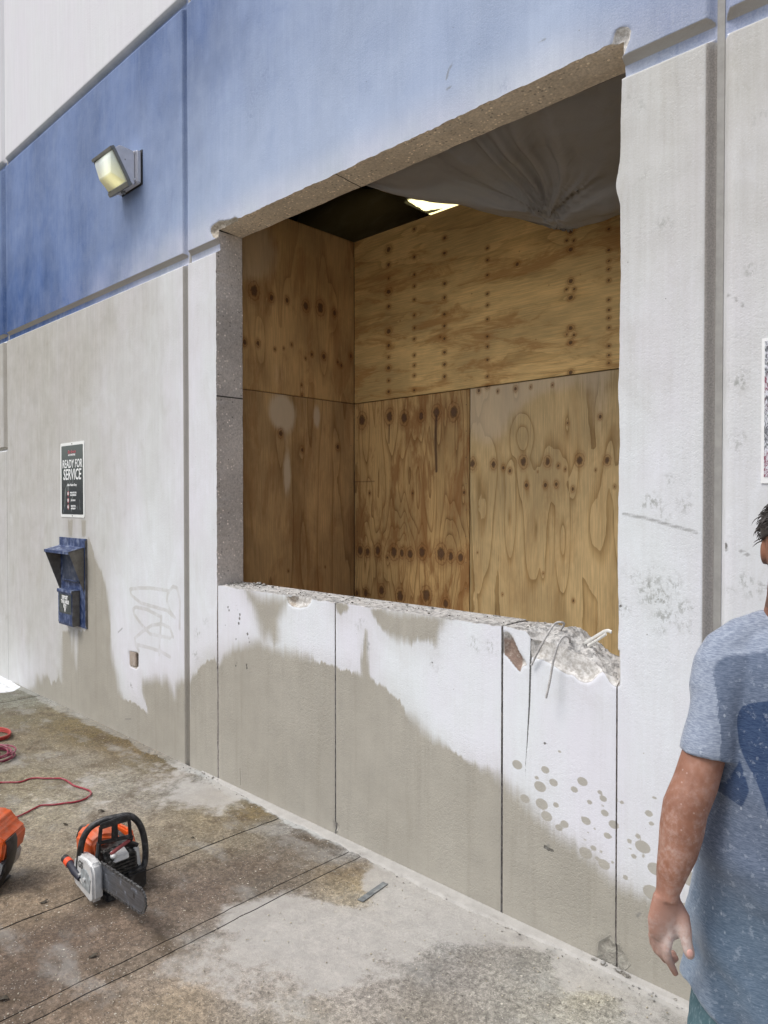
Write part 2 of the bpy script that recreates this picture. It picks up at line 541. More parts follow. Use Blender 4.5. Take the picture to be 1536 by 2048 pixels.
def warp(x, z):
    """the sawn edges are not straight: small wobble of the face near the opening"""
    dx = np.zeros_like(x); dz = np.zeros_like(z)
    inz = (z > 0.0) & (z < ZT + 0.1)
    fr = np.exp(-np.abs(x - XR) / 0.05) * (x >= XR - 1e-4)
    hi = np.clip((z - 1.0) / .2, 0, 1)
    dx = dx + hi * inz * fr * (0.007 * fbm(z * 3.1, z * 0 + 3, 5, 5) + 0.0035 * fbm(z * 14, z * 0, 9, 5))
    dx = dx + inz * fr * 0.014 * np.exp(-((z - 2.86) / 0.05) ** 2) * -1
    fl = np.exp(-np.abs(x - XL) / 0.04) * (x <= XL + 1e-4)
    dx = dx - inz * fl * (0.004 + 0.007 * np.maximum(0, fbm(z * 4.2, z * 0 + 8, 15, 5)) + 0.003 * vnoise(z * 50, z * 0, 19))
    ft = np.exp(-np.abs(z - ZT) / 0.04) * (z >= ZT - 1e-4) * (x > XL - .05) * (x < XR + .05)
    dz = dz + ft * (0.006 + 0.010 * fbm(x * 2.2, x * 0 + 1, 25, 5) + 0.003 * vnoise(x * 45, x * 0, 29))
    return x + dx, z + dz


_P = [wpx(p) for p in WET]
_C = [wpx(p) for p in CHIPS]
_T = [wpx(p) for p in TAG]
_K = [wpx(p) for p in MARKS]
_DL, _DH = conv(DUST_LO), conv(DUST_HI)
_DR = []
for a, b, c in DROPS:
    px, py, r = 980 + a / 3.268, 1400 + b / 3.268, c / 3.268
    v = onwall(px, py); _DR.append((v[0], v[2], mz(py, px, r)))
_PT = [(400 + a / 3.072, 1120 + b / 3.072, c / 3.072) for a, b, c in PITS] + PITW
_PT = [(onwall(a, b)[0], onwall(a, b)[2], mz(b, a, c)) for a, b, c in _PT]
_SC = [(onwall(a, b)[0], onwall(a, b)[2], mz(b, a, c)) for a, b, c in SCUFF]
CRACK = wpx([(1063, 1290), (1061, 1340), (1059, 1400), (1057, 1440), (1054, 1490), (1051, 1530)])
CRACK2 = wpx([(479, 1515), (480, 1540), (481, 1562)])


def wall_attrs(x, z):
    sdw = np.full(x.shape, 9.0)
    for p in _P: sdw = np.minimum(sdw, sd_poly(x, z, p))
    sdd = np.full(x.shape, 9.0)
    for a, b, r in _DR:
        sdd = np.minimum(sdd, (np.hypot((x - a) / 1.32, z - b) - r * 1.04))
    sdc = np.full(x.shape, 9.0)
    for p in _C: sdc = np.minimum(sdc, sd_poly(x, z, p))
    sdg = np.full(x.shape, 9.0)
    for p in _T: sdg = np.minimum(sdg, sd_line(x, z, p, 0.0125))
    sdk = np.full(x.shape, 9.0)
    sdm = np.full(x.shape, 9.0)
    for p in _K: sdm = np.minimum(sdm, sd_line(x, z, p, 0.0035))
    for a, b, r in _PT: sdk = np.minimum(sdk, np.hypot((x - a), z - b) - r * 1.05)
    cx = np.interp(z, [p[1] for p in CRACK[::-1]], [p[0] for p in CRACK[::-1]])
    crk = np.where((x > -2) & (x < XR) & (z > .45) & (z < 1.2), x - cx, 9.0)
    cx2 = np.interp(z, [p[1] for p in CRACK2[::-1]], [p[0] for p in CRACK2[::-1]])
    crk = np.where((x > XL) & (x < -2.9) & (z < .3) & (z > .02), x - cx2, crk)
    sds = np.full(x.shape, 9.0)
    for a, b, r in _SC: sds = np.minimum(sds, np.hypot((x - a), z - b) - r * 1.3)
    d = np.where(z > 3.24, idw(x, z, _DH, 3.2, 0.03)[0], idw(x, z, _DL, 3.4, 0.02)[0])
    d = np.where(z > 4.955, 0.5, d)
    return dict(sdm=sdm, crk=crk, dust=d, sdw=sdw, sdd=sdd, sdc=sdc, sdg=sdg, sdk=sdk, sds=sds)


def depth_of(x, z, sdc=None):
    y = np.maximum.reduce([groove(x, g) for g in VG] + [groove(z, g) for g in HG])
    y = np.maximum(y, groove(x, VG0) * (z > 2.2))
    y = np.maximum(y, groove(z, (2.195, 2.205, 2.22, 2.235)) * (x < -7.33))
    if sdc is not None:
        ins = np.clip(-sdc, 0, 1)
        y = y + np.minimum(ins * 1.6, 0.022) * np.where(z < .3, .4, 1.0) + (ins > 0) * np.minimum(ins * 3, 1) * 0.006 * fbm(x * 30, z * 30, 77)
    return y


# ------------------------------------------------------------------ WALL: material
def make_wall_mat():
    m = Mat('painted_concrete', 0.86, spec=0.35)
    P = m.pos(); sx, sy, sz = m.sep(P)
    nx, ny, nz = m.normal()
    nf = m.noise(P, 170, 4, 0.6)
    nm = m.noise(P, 7, 5, 0.6)
    nb = m.noise(m.scale(P, (1, 1, .5)), 2.1, 4, 0.6)
    st = m.noise(m.scale(P, (30, 30, 1.7)), 1.0, 5, 0.62)
    st2 = m.noise(m.scale(P, (85, 85, 3.0)), 1.0, 3, 0.6)
    beige = m.vscale((.385, .365, .315), m.ramp(m.add(m.mul(st, .5), m.mul(nm, .5)), .3, .7, .90, 1.08))
    blue = m.vscale((.026, .080, .245), m.ramp(nb, .3, .7, .8, 1.2))
    pale = m.vscale((.60, .585, .60), m.ramp(st, .3, .7, .93, 1.05))
    paint = m.mix(m.ramp(sz, 3.238, 3.243), beige, blue)
    paint = m.mix(m.ramp(sz, 4.951, 4.954), paint, pale)
    # the soffit of the reveal kept its old beige paint
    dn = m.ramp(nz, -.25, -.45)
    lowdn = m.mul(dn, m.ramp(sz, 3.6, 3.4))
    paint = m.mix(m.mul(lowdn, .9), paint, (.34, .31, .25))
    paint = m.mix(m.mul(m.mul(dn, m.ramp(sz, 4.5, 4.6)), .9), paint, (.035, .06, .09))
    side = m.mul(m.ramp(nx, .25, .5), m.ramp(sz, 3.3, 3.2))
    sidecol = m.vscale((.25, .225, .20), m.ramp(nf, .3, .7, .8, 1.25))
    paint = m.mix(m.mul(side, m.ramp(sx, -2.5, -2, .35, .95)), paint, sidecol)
    d = m.attr('dust')
    d = m.add(d, m.mul(m.sub(nm, .5), .22))
    d = m.add(d, m.mul(m.sub(st, .5), m.ramp(sz, 3.2, 3.4, .17, .09)))
    smr = m.noise(m.scale(P, (2.6, 2.6, 1.3), (4, 0, 2)), 1.6, 6, .66, 1.4)
    d = m.add(d, m.mul(m.ramp(smr, .50, .70), m.ramp(sz, 3.2, 3.4, .10, .04)))
    d = m.sub(d, m.mul(m.ramp(smr, .46, .30), m.ramp(sz, 3.2, 3.4, .10, .04)))
    d = m.add(d, m.mul(m.sub(st2, .5), m.ramp(sz, 3.2, 3.4, .20, .12)))
    d = m.add(d, m.mul(m.sub(nb, .5), .28))
    d = m.add(d, m.mul(m.sub(nf, .5), .36))
    # fine white spatter
    vv = m.voro(P, 75)
    vr = m.n('ShaderNodeTexWhiteNoise')
    sp = m.mul(m.ramp(vv, .10, .05), m.ramp(m.noise(P, 33, 2), .52, .6))
    d = m.add(d, m.mul(sp, .5))
    wn = m.add(m.sub(m.attr('sdw'), m.mul(m.sub(st, .5), .075)), m.mul(m.sub(nm, .5), .03))
    wn = m.add(wn, m.mul(m.sub(st2, .5), .03))
    sf = m.ramp(m.noise(P, 1.7, 2), .4, .6, .006, .05)
    dry = m.ramp(wn, m.mul(sf, -1.0), sf)
    dry = m.mul(dry, m.ramp(wn, -.02, .12, .80, 1.0))
    d = m.add(m.mul(d, dry), m.mul(m.sub(1.0, dry), m.mul(m.sub(nf, .45), .15)))
    dr = m.ramp(m.add(m.attr('sdd'), m.mul(m.sub(nf, .5), .002)), -.0014, .0018, .10, 1)
    d = m.mul(d, dr)
    g = m.ramp(m.add(m.attr('sdg'), m.mul(m.sub(nm, .5), .006)), -.003, .003, 1, 0)
    d = m.sub(d, m.mul(g, m.ramp(m.noise(P, 12, 3), .35, .6, .12, .32)))
    # dust lies on what faces up, not on what faces down or sideways out of the spray
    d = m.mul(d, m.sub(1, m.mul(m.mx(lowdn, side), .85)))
    d = m.mx(d, m.mul(m.ramp(nz, .3, .6), .92))
    d = m.math('MINIMUM', m.mx(d, 0.0), 1.0)
    white = m.mix(m.ramp(nb, .3, .7), (.720, .765, .795), (.700, .705, .765))
    white = m.mix(m.mul(m.ramp(sz, 3.3, 3.6), m.ramp(sz, 4.95, 4.9)), white, (.50, .585, .73))
    runs = m.noise(m.scale(P, (16, 16, .9), (7, 0, 0)), 1.0, 5, .65)
    damp = m.mul(m.sub(1.0, dry), m.add(m.ramp(m.add(m.mul(nb, .6), m.mul(st, .4)), .40, .60, .0, .20), m.mul(m.ramp(runs, .50, .66), .18)))
    damp = m.add(damp, m.mul(m.sub(1.0, dry), m.mul(m.ramp(m.noise(P, 130, 3, .7), .52, .66), .22)))
    c = m.mix(damp, m.mix(d, paint, white), (.25, .232, .190))
    sc = m.mul(m.ramp(m.add(m.attr('sds'), m.mul(m.sub(m.noise(P, 16, 4), .5), .12)), .03, -.035), m.ramp(m.noise(m.scale(P, (1, 1, .6)), 55, 4, .7), .46, .60))
    c = m.mix(m.mul(sc, m.ramp(sz, 3.1, 3.5, .78, .30)), c, m.mix(m.ramp(sz, 3.2, 3.3), (.27, .28, .26), (.12, .17, .30)))
    pv = m.n('ShaderNodeTexVoronoi'); m.set(pv.inputs['Vector'], P); pv.inputs['Scale'].default_value = 15
    pit = m.mul(m.ramp(pv.outputs['Distance'], .045, .03), m.ramp(m.sep(pv.outputs['Color'])[0], .72, .78))
    c = m.mix(m.mul(pit, .6), c, (.13, .125, .115))
    # hairline scratches all over
    ws = m.noise(m.scale(P, (14, 14, 14), (3, 1, 2)), 1.0, 2, .5, 2.2)
    hl = m.mul(m.ramp(m.math('ABSOLUTE', m.sub(ws, .5)), .004, .0), m.ramp(m.noise(P, 3.3, 2), .5, .62))
    c = m.mix(m.mul(hl, .10), c, (.9, .9, .9))
    k = m.ramp(m.add(m.attr('sdk'), m.mul(m.sub(nf, .5), .006)), .0016, -.0012)
    c = m.mix(m.mul(k, .85), c, m.vscale((.13, .125, .11), m.ramp(nf, .3, .7, .3, 1.5)))
    c = m.mix(m.mul(m.ramp(m.add(m.attr('sdm'), m.mul(m.sub(nf, .5), .006)), .006, -.002), .62), c, (.20, .20, .19))
    cw_ = m.add(m.ramp(sz, .50, 1.0, -.0005, .0042), m.mul(m.sub(nf, .5), .006))
    cw_ = m.mx(cw_, m.sub(m.mul(m.math('LESS_THAN', sx, -2.9), m.mul(m.math('LESS_THAN', sz, .13), m.math('GREATER_THAN', sz, .03))), m.add(.9985, 0)))
    ck = m.math('LESS_THAN', m.math('ABSOLUTE', m.add(m.attr('crk'), m.mul(m.sub(nm, .5), .006))), cw_)
    c = m.mix(m.mul(ck, .9), c, (.045, .042, .038))
    nn = m.noise(P, 48, 5, .65)
    raw = m.mix(m.ramp(nn, .35, .65), (.42, .40, .37), (.72, .71, .69))
    raw = m.mix(m.mul(m.ramp(sx, -1.59, -1.60), m.mul(m.ramp(sx, -1.70, -1.69), m.ramp(sz, 1.17, 1.14))), raw, m.mix(m.ramp(nn, .5, .7), (.26, .19, .155), (.5, .45, .4)))
    raw = m.mix(m.ramp(sx, -3.0, -3.05), raw, m.mix(m.ramp(sz, 2.0, 2.1), m.mix(m.ramp(nn, .4, .6), (.42, .36, .30), (.62, .58, .52)), m.mix(m.ramp(nn, .4, .6), (.34, .30, .24), (.55, .5, .42))))
    ch = m.ramp(m.add(m.attr('sdc'), m.mul(m.sub(nm, .5), .012)), .0015, -.0015)
    raw = m.mix(m.ramp(sz, .5, .3), raw, m.mix(m.ramp(nn, .4, .65), (.29, .275, .24), (.40, .385, .335)))
    c = m.mix(ch, c, raw)
    m.color(c)
    m.rough(m.ramp(d, 0, 1, .72, .95))
    h = m.add(m.mul(m.noise(P, 62, 4, .6), 1.0), m.mul(nf, .4))
    h = m.add(h, m.mul(m.ramp(m.voro(P, 120), .0, .5), .3))
    h = m.add(h, m.mul(k, -2.5))
    h = m.add(h, m.mul(ck, -3.0))
    h = m.add(h, m.mul(m.mul(ch, nn), 5.0))
    patch = m.mul(m.ramp(m.noise(P, 1.9, 3, .6), .35, .65, .35, 1.15), m.add(1.0, m.mul(m.sub(1.0, dry), .7)))
    m.bump(m.mul(h, patch), .50, .0028)
    return m.m


def make_raw_mat(name, base, stone=0.5, dirt=0.0, bump=.003):
    """sawn or broken concrete with its aggregate showing"""
    m = Mat(name, .9, spec=.3)
    P = m.pos()
    v1 = m.n('ShaderNodeTexVoronoi'); m.set(v1.inputs['Vector'], P)
    v1.inputs['Scale'].default_value = 62
    cc = m.sep(v1.outputs['Color'])
    patch = m.ramp(m.noise(P, 4.5, 4, .6), .36, .52)
    ston = m.mul(m.ramp(v1.outputs['Distance'], .42, .30), m.ramp(cc[0], .42, .5))
    ston = m.mul(ston, m.add(.30, m.mul(patch, .70)))
    n1 = m.noise(P, 90, 5, .65); n2 = m.noise(P, 3, 3)
    c = m.vscale(base, m.mul(m.ramp(n1, .3, .7, .82, 1.18), m.ramp(n2, .3, .7, .88, 1.12)))
    sc = m.vscale(tuple(b * 1.0 for b in base), m.ramp(cc[1], .1, .9, .45, 1.85))
    c = m.mix(m.mul(ston, stone), c, sc)
    k = m.ramp(m.attr('sdk'), .0012, -.0008)
    c = m.mix(m.mul(k, .85), c, (.03, .028, .025))
    jn_ = m.math('LESS_THAN', m.math('ABSOLUTE', m.attr('lin')), .0042)
    c = m.mix(m.mul(jn_, .92), c, (.025, .023, .02))
    l = m.ramp(m.add(m.attr('sdl'), m.mul(m.sub(n1, .5), .01)), .004, -.003)
    c = m.mix(m.mul(l, .45), c, (.62, .58, .50))
    wd = m.mul(m.ramp(m.normal()[2], .3, .9), m.ramp(m.noise(P, 22, 6, .7), .35, .62, .05, .62))
    c = m.mix(wd, c, (.60, .605, .60))
    gp = m.ramp(m.noise(P, 38, 6, .7), .48, .62)
    c = m.mix(m.mul(gp, dirt), c, (.16, .155, .15))
    m.color(c)
    m.bump(m.add(m.mul(n1, .5), m.add(m.mul(ston, .35), m.mul(gp, -.8 if dirt else 0))), .7, bump)
    return m.m


WALLM = make_wall_mat()
RAWM = make_raw_mat('sawn_concrete', (.60, .56, .53), 1.0)
SOFM = make_raw_mat('sawn_soffit_concrete', (.66, .59, .485), .85)
BROKEM = make_raw_mat('broken_concrete', (.50, .485, .465), .7, .55, .006)
INNERM = plain('inner_wall_paint', (.10, .095, .09), .9)

# ------------------------------------------------------------------ WALL: geometry
WALL = empty('concrete_wall', (-2.475, 0, 0), 'blue and white dusty concrete panel wall with a sawn rectangular opening', 'wall')


def lines(a, b, step, extra=()):
    n = max(1, int(round((b - a) / step)))
    L = np.concatenate([np.linspace(a, b, n + 1), [e for e in extra if a < e < b]])
    L = np.unique(np.round(L, 5))
    keep = [L[0]]
    ex = set(np.round([e for e in extra], 5).tolist()) | {round(a, 5), round(b, 5)}
    for v in L[1:]:
        if v - keep[-1] < step * .35:
            if v in ex and keep[-1] not in ex: keep[-1] = v
            elif v in ex: keep.append(v)
            continue
        keep.append(v)
    return np.array(keep)


def face_sheet(xs, zs, hole=None):
    X, Z = np.meshgrid(xs, zs, indexing='ij')
    X0, Z0 = X.ravel(), Z.ravel()
    F = gridF(len(xs), len(zs))
    if hole:
        cx = X0[F].mean(1); cz = Z0[F].mean(1)
        F = F[~((cx > hole[0]) & (cx < hole[1]) & (cz > hole[2]) & (cz < hole[3]))]
    used = np.unique(F); remap = -np.ones(len(X0), int); remap[used] = np.arange(len(used))
    X0, Z0 = X0[used], Z0[used]; F = remap[F]
    return X0, Z0, F


gx = [v for g in VG for v in g] + list(VG0)
gz = [v for g in HG for v in g] + [2.195, 2.205, 2.22, 2.235, 3.2385, 3.2425]
zlines = np.unique(np.concatenate([lines(-.02, 3.45, .0105, gz + [ZS, ZT]), lines(3.45, 5.2, .022, gz), lines(5.2, 7.0, .2)]))


def wall_panel(x0, x1, step, hole=None):
    xs = lines(x0, x1, step, gx + ([XL, XR] if hole else []))
    X0, Z0, F = face_sheet(xs, zlines, hole)
    X1, Z1 = warp(X0, Z0) if hole else (X0, Z0)
    A = wall_attrs(X1, Z1)
    Y = depth_of(X1, Z1, A['sdc'])
    V = np.stack([X1, Y, Z1], 1)
    # back of the panel and its outer sides
    nb = len(V)
    parts = [(x0, x1, -.02, 7.0)] if not hole else [(x0, XL, -.02, 7.0), (XR, x1, -.02, 7.0), (XL, XR, ZT, 7.0)]
    BV = []; BF = []
    for a, b, c, d in parts:
        k = nb + len(BV)
        BV += [(a, THK, c), (b, THK, c), (b, THK, d), (a, THK, d)]; BF.append((k, k + 1, k + 2, k + 3))
    V = np.concatenate([V, np.array(BV)])
    F = np.concatenate([F, np.array(BF)])
    mi = np.zeros(len(F), int); mi[-len(BF):] = 1
    at = {k: np.concatenate([v, np.full(len(BV), 9.0)]) for k, v in A.items()}
    return npmesh('wall_panel', V, F, [WALLM, INNERM], WALL, at, mat_index=mi)


wall_panel(-7.338, -4.112, .0165)
wall_panel(-4.108, -0.846, .009, (XL, XR, -1, ZT))
wall_panel(-0.842, 2.6, .02)
wall_panel(-13.0, -7.342, .06)
for xj in (-7.34, -4.11, -0.844):      # sealant in the joints
    s = MB().box(xj - .012, xj + .012, GD - .006 + .003, GD + .02, 0.0 if xj > -7 else 2.2, 6.98)
    s.build('joint_sealant', plain('sealant' + str(xj), (.30, .295, .28), .7), WALL)


def reveal(name, P, nu, nv, mat, attrs=None):
    """a sawn face of the opening: P(u, v) arrays -> x, y, z"""
    U, Vv = np.meshgrid(np.linspace(0, 1, nu), np.linspace(0, 1, nv), indexing='ij')
    x, y, z = P(U.ravel(), Vv.ravel())
    at = {'sdk': np.full(x.shape, 9.0), 'sdl': np.full(x.shape, 9.0), 'lin': np.full(x.shape, 9.0)}
    if attrs: at.update(attrs(x, y, z))
    return npmesh(name, np.stack([x, y, z], 1), gridF(nu, nv), mat, WALL, at)


def front_edge(x, z):
    X, Z = warp(x, z)
    s = np.full(X.shape, 9.0)
    for p in _C: s = np.minimum(s, sd_poly(X, Z, p))
    return X, depth_of(X, Z, s), Z


def jamb(xe, sgn):
    def P(u, v):
        z = ZS * .0 + u * ZT
        X, Y, Z = front_edge(np.full(z.shape, xe), z)
        x = X * (1 - v) + (xe + sgn * .004 * fbm(z * 9, z * 0, 3)) * v
        x = np.where(v > 0, x + sgn * .0015 * fbm(z * 25, v * 6, 31), x)
        return x, Y * (1 - v) + THK * v, np.where(v > 0, z, Z)
    return P


reveal('left_jamb', jamb(XL, 1), 420, 24, RAWM, lambda x, y, z: {'lin': z - 2.362})
reveal('right_jamb', jamb(XR, -1), 270, 14, RAWM)


def soff(u, v):
    x = XL + u * (XR - XL)
    X, Y, Z = front_edge(x, np.full(x.shape, ZT))
    z = Z * (1 - v) + ZT * v + np.where(v > 0, .004 * fbm(x * 6, v * 3, 41), 0)
    return np.where(v > 0, x, X), Y * (1 - v) + THK * v, z


def soff_attr(x, y, z):
    def gl(pts): return [tuple(onground(560 + a / 2.133, 130 + b / 2.133, ZT)[:2]) for a, b in pts]
    l1 = gl([(145, 560), (200, 530), (255, 500), (330, 452)]); l2 = gl([(570, 335), (700, 290), (830, 240), (950, 205), (1050, 160), (1100, 125), (1200, 85), (1330, 30), (1400, -5)])
    l3 = gl([(330, 450), (450, 395), (570, 335)])
    d = np.minimum(sd_line(x, y, l1, .001), sd_line(x, y, l2, .0016))
    a_, b_ = gl([(235, 468), (345, 520)])
    return {'lin': x - (a_[0] + (b_[0] - a_[0]) * (y - a_[1]) / (b_[1] - a_[1])), 'sdl': np.minimum(d, sd_line(x, y, l3, .0002))}


reveal('sawn_soffit', soff, 480, 36, SOFM, soff_attr)

# the wall below the opening was sawn into three blocks
ZB3 = [(-1.683, 1.205), (-1.62, 1.207), (-1.55, 1.21), (-1.45, 1.18), (-1.40, 1.15), (-1.34, 1.14), (-1.31, 1.12), (-1.27, 1.05), (-1.23, 1.00), (-1.18, 0.93)]


def zf_block(i, x):
    if i < 2:
        b = ZS - .004 * (1 + fbm(x * 7, x * 0 + i, 51 + i, 5)) - .006 * np.maximum(0, vnoise(x * 22, x * 0, 61))
        return b
    pts = [(float(onwall(a, b)[0]), float(onwall(a, b)[2])) for a, b in
           [(1000, 1251), (1020, 1254), (1052, 1262), (1063, 1278), (1085, 1284), (1110, 1293), (1140, 1304), (1160, 1314), (1180, 1326), (1200, 1340), (1222, 1356), (1242, 1372)]]
    return np.interp(x, [p[0] for p in pts], [p[1] for p in pts]) + .004 * fbm(x * 20, x * 0, 71)


ZBPTS = [(1005, 1238), (1040, 1241), (1062, 1243), (1090, 1245), (1115, 1248), (1135, 1256), (1158, 1258), (1170, 1264), (1180, 1272), (1196, 1284), (1208, 1296), (1222, 1306), (1243, 1322)]
_zb = [(float(onwall(a, b, THK)[0]), float(onwall(a, b, THK)[2])) for a, b in ZBPTS]


def cut_block(i, x0, x1):
    xs = lines(x0, x1, .009)
    n = len(xs); nz_ = 135
    T = np.linspace(0, 1, nz_)
    X, TT = np.meshgrid(xs, T, indexing='ij'); X = X.ravel(); TT = TT.ravel()
    Zt = zf_block(i, X)
    Z = -.02 + TT * (Zt + .02)
    A = wall_attrs(X, Z)
    Y = depth_of(X, Z, A['sdc'])
    edge = np.clip(1 - np.minimum(np.abs(X - x0), np.abs(X - x1)) / .012, 0, 1)     # worn arris
    Y = Y + edge * .0015
    V = [np.stack([X, Y, Z], 1)]; F = [gridF(n, nz_)]; MI = [np.zeros(len(F[0]), int)]
    at = {k: [v] for k, v in A.items()}
    base = len(X)
    # top, from the front edge to the back edge
    nv = 18 if i < 2 else 44
    U, Vv = np.meshgrid(xs, np.linspace(0, 1, nv), indexing='ij'); U = U.ravel(); Vv = Vv.ravel()
    zf = zf_block(i, U)
    zb = np.full(U.shape, ZS + .002) if i < 2 else np.interp(U, [p[0] for p in _zb], [p[1] for p in _zb])
    ru = np.full(U.shape, .0035) if i < 2 else np.interp(U, [-1.60, -1.52, -1.3, -1.18], [.006, .026, .034, .03])
    y0 = np.repeat(Y.reshape(n, nz_)[:, -1], nv)
    yy = y0 * (1 - Vv) + THK * Vv
    mid = np.sin(np.pi * np.clip(Vv, 0, 1))
    fr = fbm(U * 16, yy * 16, 81 + i, 5) + (.55 * np.abs(fbm(U * 42, yy * 42, 181, 4)) if i == 2 else 0)
    zz = zf * (1 - Vv) + zb * Vv + ru * fr * np.minimum(1, mid * 2.2)
    if i == 2: zz = zz + np.interp(U, [-1.58, -1.5, -1.2], [0, .018, .02]) * mid
    if i == 2: yy = yy + mid * .012 * fbm(U * 24, zz * 24, 88) * (U > -1.58)
    V.append(np.stack([U, yy, zz], 1)); f = gridF(n, nv, base)[:, ::-1]; F.append(f); MI.append(np.full(len(f), 1))
    for k in at: at[k].append(np.full(len(U), 9.0))
    base += len(U)
    # sides and back
    for xe in (x0, x1, None):
        if xe is None:
            q = np.array([(x0, THK, -.02), (x1, THK, -.02), (x1, THK, float(zz[-1])), (x0, THK, float(zz[nv - 1]))])
            if i == 2: q[2, 2] = _zb[-1][1]
            V.append(q); F.append(np.array([[0, 1, 2, 3]]) + base); MI.append(np.ones(1, int)); base += 4
            for k in at: at[k].append(np.full(4, 9.0))
            continue
        col = 0 if xe == x0 else n - 1
        fy = Y.reshape(n, nz_)[col]; fz = Z.reshape(n, nz_)[col]
        q = np.concatenate([np.stack([np.full(nz_, xe), fy, fz], 1), np.stack([np.full(nz_, xe), np.full(nz_, THK), fz], 1)])
        a = np.arange(nz_ - 1)
        V.append(q); F.append(np.stack([a, a + nz_, a + nz_ + 1, a + 1], 1) + base); MI.append(np.ones(nz_ - 1, int)); base += len(q)
        for k in at: at[k].append(np.full(len(q), 9.0))
        # cheek between the side's straight top and the top patch
        zt = zz.reshape(n, nv)[col]; yt = yy.reshape(n, nv)[col]
        q = np.concatenate([np.stack([np.full(nv, xe), yt, zt], 1), np.stack([np.full(nv, xe), yt, np.full(nv, fz[-1] - .3)], 1)])
        a = np.arange(nv - 1)
        off = .0008 if xe == x0 else -.0008
        q[:, 0] += off
        V.append(q); F.append(np.stack([a, a + nv, a + nv + 1, a + 1], 1) + base); MI.append(np.ones(nv - 1, int)); base += len(q)
        for k in at: at[k].append(np.full(len(q), 9.0))
    at = {k: np.concatenate(v) for k, v in at.items()}
    at['sdl'] = np.full(base, 9.0); at['lin'] = np.full(base, 9.0)
    o = npmesh('cut_block', np.concatenate(V), np.concatenate(F), [WALLM, BROKEM], WALL, at, mat_index=np.concatenate(MI))
    return o


B1 = cut_block(0, XL + .005, -2.7065)
B2 = cut_block(1, -2.6975, -1.6875)
B3 = cut_block(2, -1.6775, XR - .007)
B1['label'] = 'left sawn block with pock marks under the opening'
B2['label'] = 'middle sawn block with a wet patch under the sill'
B3['label'] = 'right sawn block with its top corner broken away'


def rebar(pts, r, parent, name='rebar'):
    P = [Vector(p) for p in pts]
    # smooth the path
    out = []
    for i in range(len(P) - 1):
        a = P[max(i - 1, 0)]; b = P[i]; c = P[i + 1]; d = P[min(i + 2, len(P) - 1)]
        for k in range(8):
            t = k / 8
            out.append(0.5 * ((2 * b) + (c - a) * t + (2 * a - 5 * b + 4 * c - d) * t * t + (3 * b - a - 3 * c + d) * t ** 3))
    out.append(P[-1])
    L = sum((out[i + 1] - out[i]).length for i in range(len(out) - 1))
    n = int(L / .0022)
    q = []; rr = []
    acc = 0; j = 0
    for s in range(n):
        t = s / (n - 1) * (len(out) - 1); j = min(int(t), len(out) - 2); u = t - j
        q.append(out[j].lerp(out[j + 1], u)); rr.append(r * (1.16 if s % 3 == 0 else .96))
    return MB().tube(q, rr, 9).build(name, REBM, parent, smooth=True)


REBM = plain('dusty_steel', (.42, .41, .40), .75, .0, .25, 60, ((.75, .75, .74), .7))


def W3(px, py, y): return tuple(onwall(px, py, y))


rebar([W3(1120, 1262, .10), W3(1128, 1247, .05), W3(1112, 1246, .01), W3(1098, 1264, -.015), W3(1080, 1296, -.02), W3(1063, 1330, -.015)], .0042, B3)
rebar([W3(1140, 1290, .06), W3(1138, 1275, .03), W3(1126, 1274, -.005), W3(1115, 1292, -.03), W3(1106, 1325, -.04), W3(1100, 1360, -.05), W3(1092, 1396, -.055)], .0044, B3)
s = MB().tube([W3(1160, 1292, .10), W3(1180, 1280, .06), W3(1196, 1270, .03), W3(1208, 1263, .01), W3(1216, 1261, .0), W3(1223, 1264, -.006)], [(.0065, .0020)] * 6, 8)
s.tube([W3(1176, 1292, .07), W3(1196, 1279, .03), W3(1212, 1268, .0)], [(.006, .003)] * 3, 8)
s.build('bent_strip', plain('dusty_strip', (.66, .66, .63), .8, 0, .1, 40), B3, smooth=True)


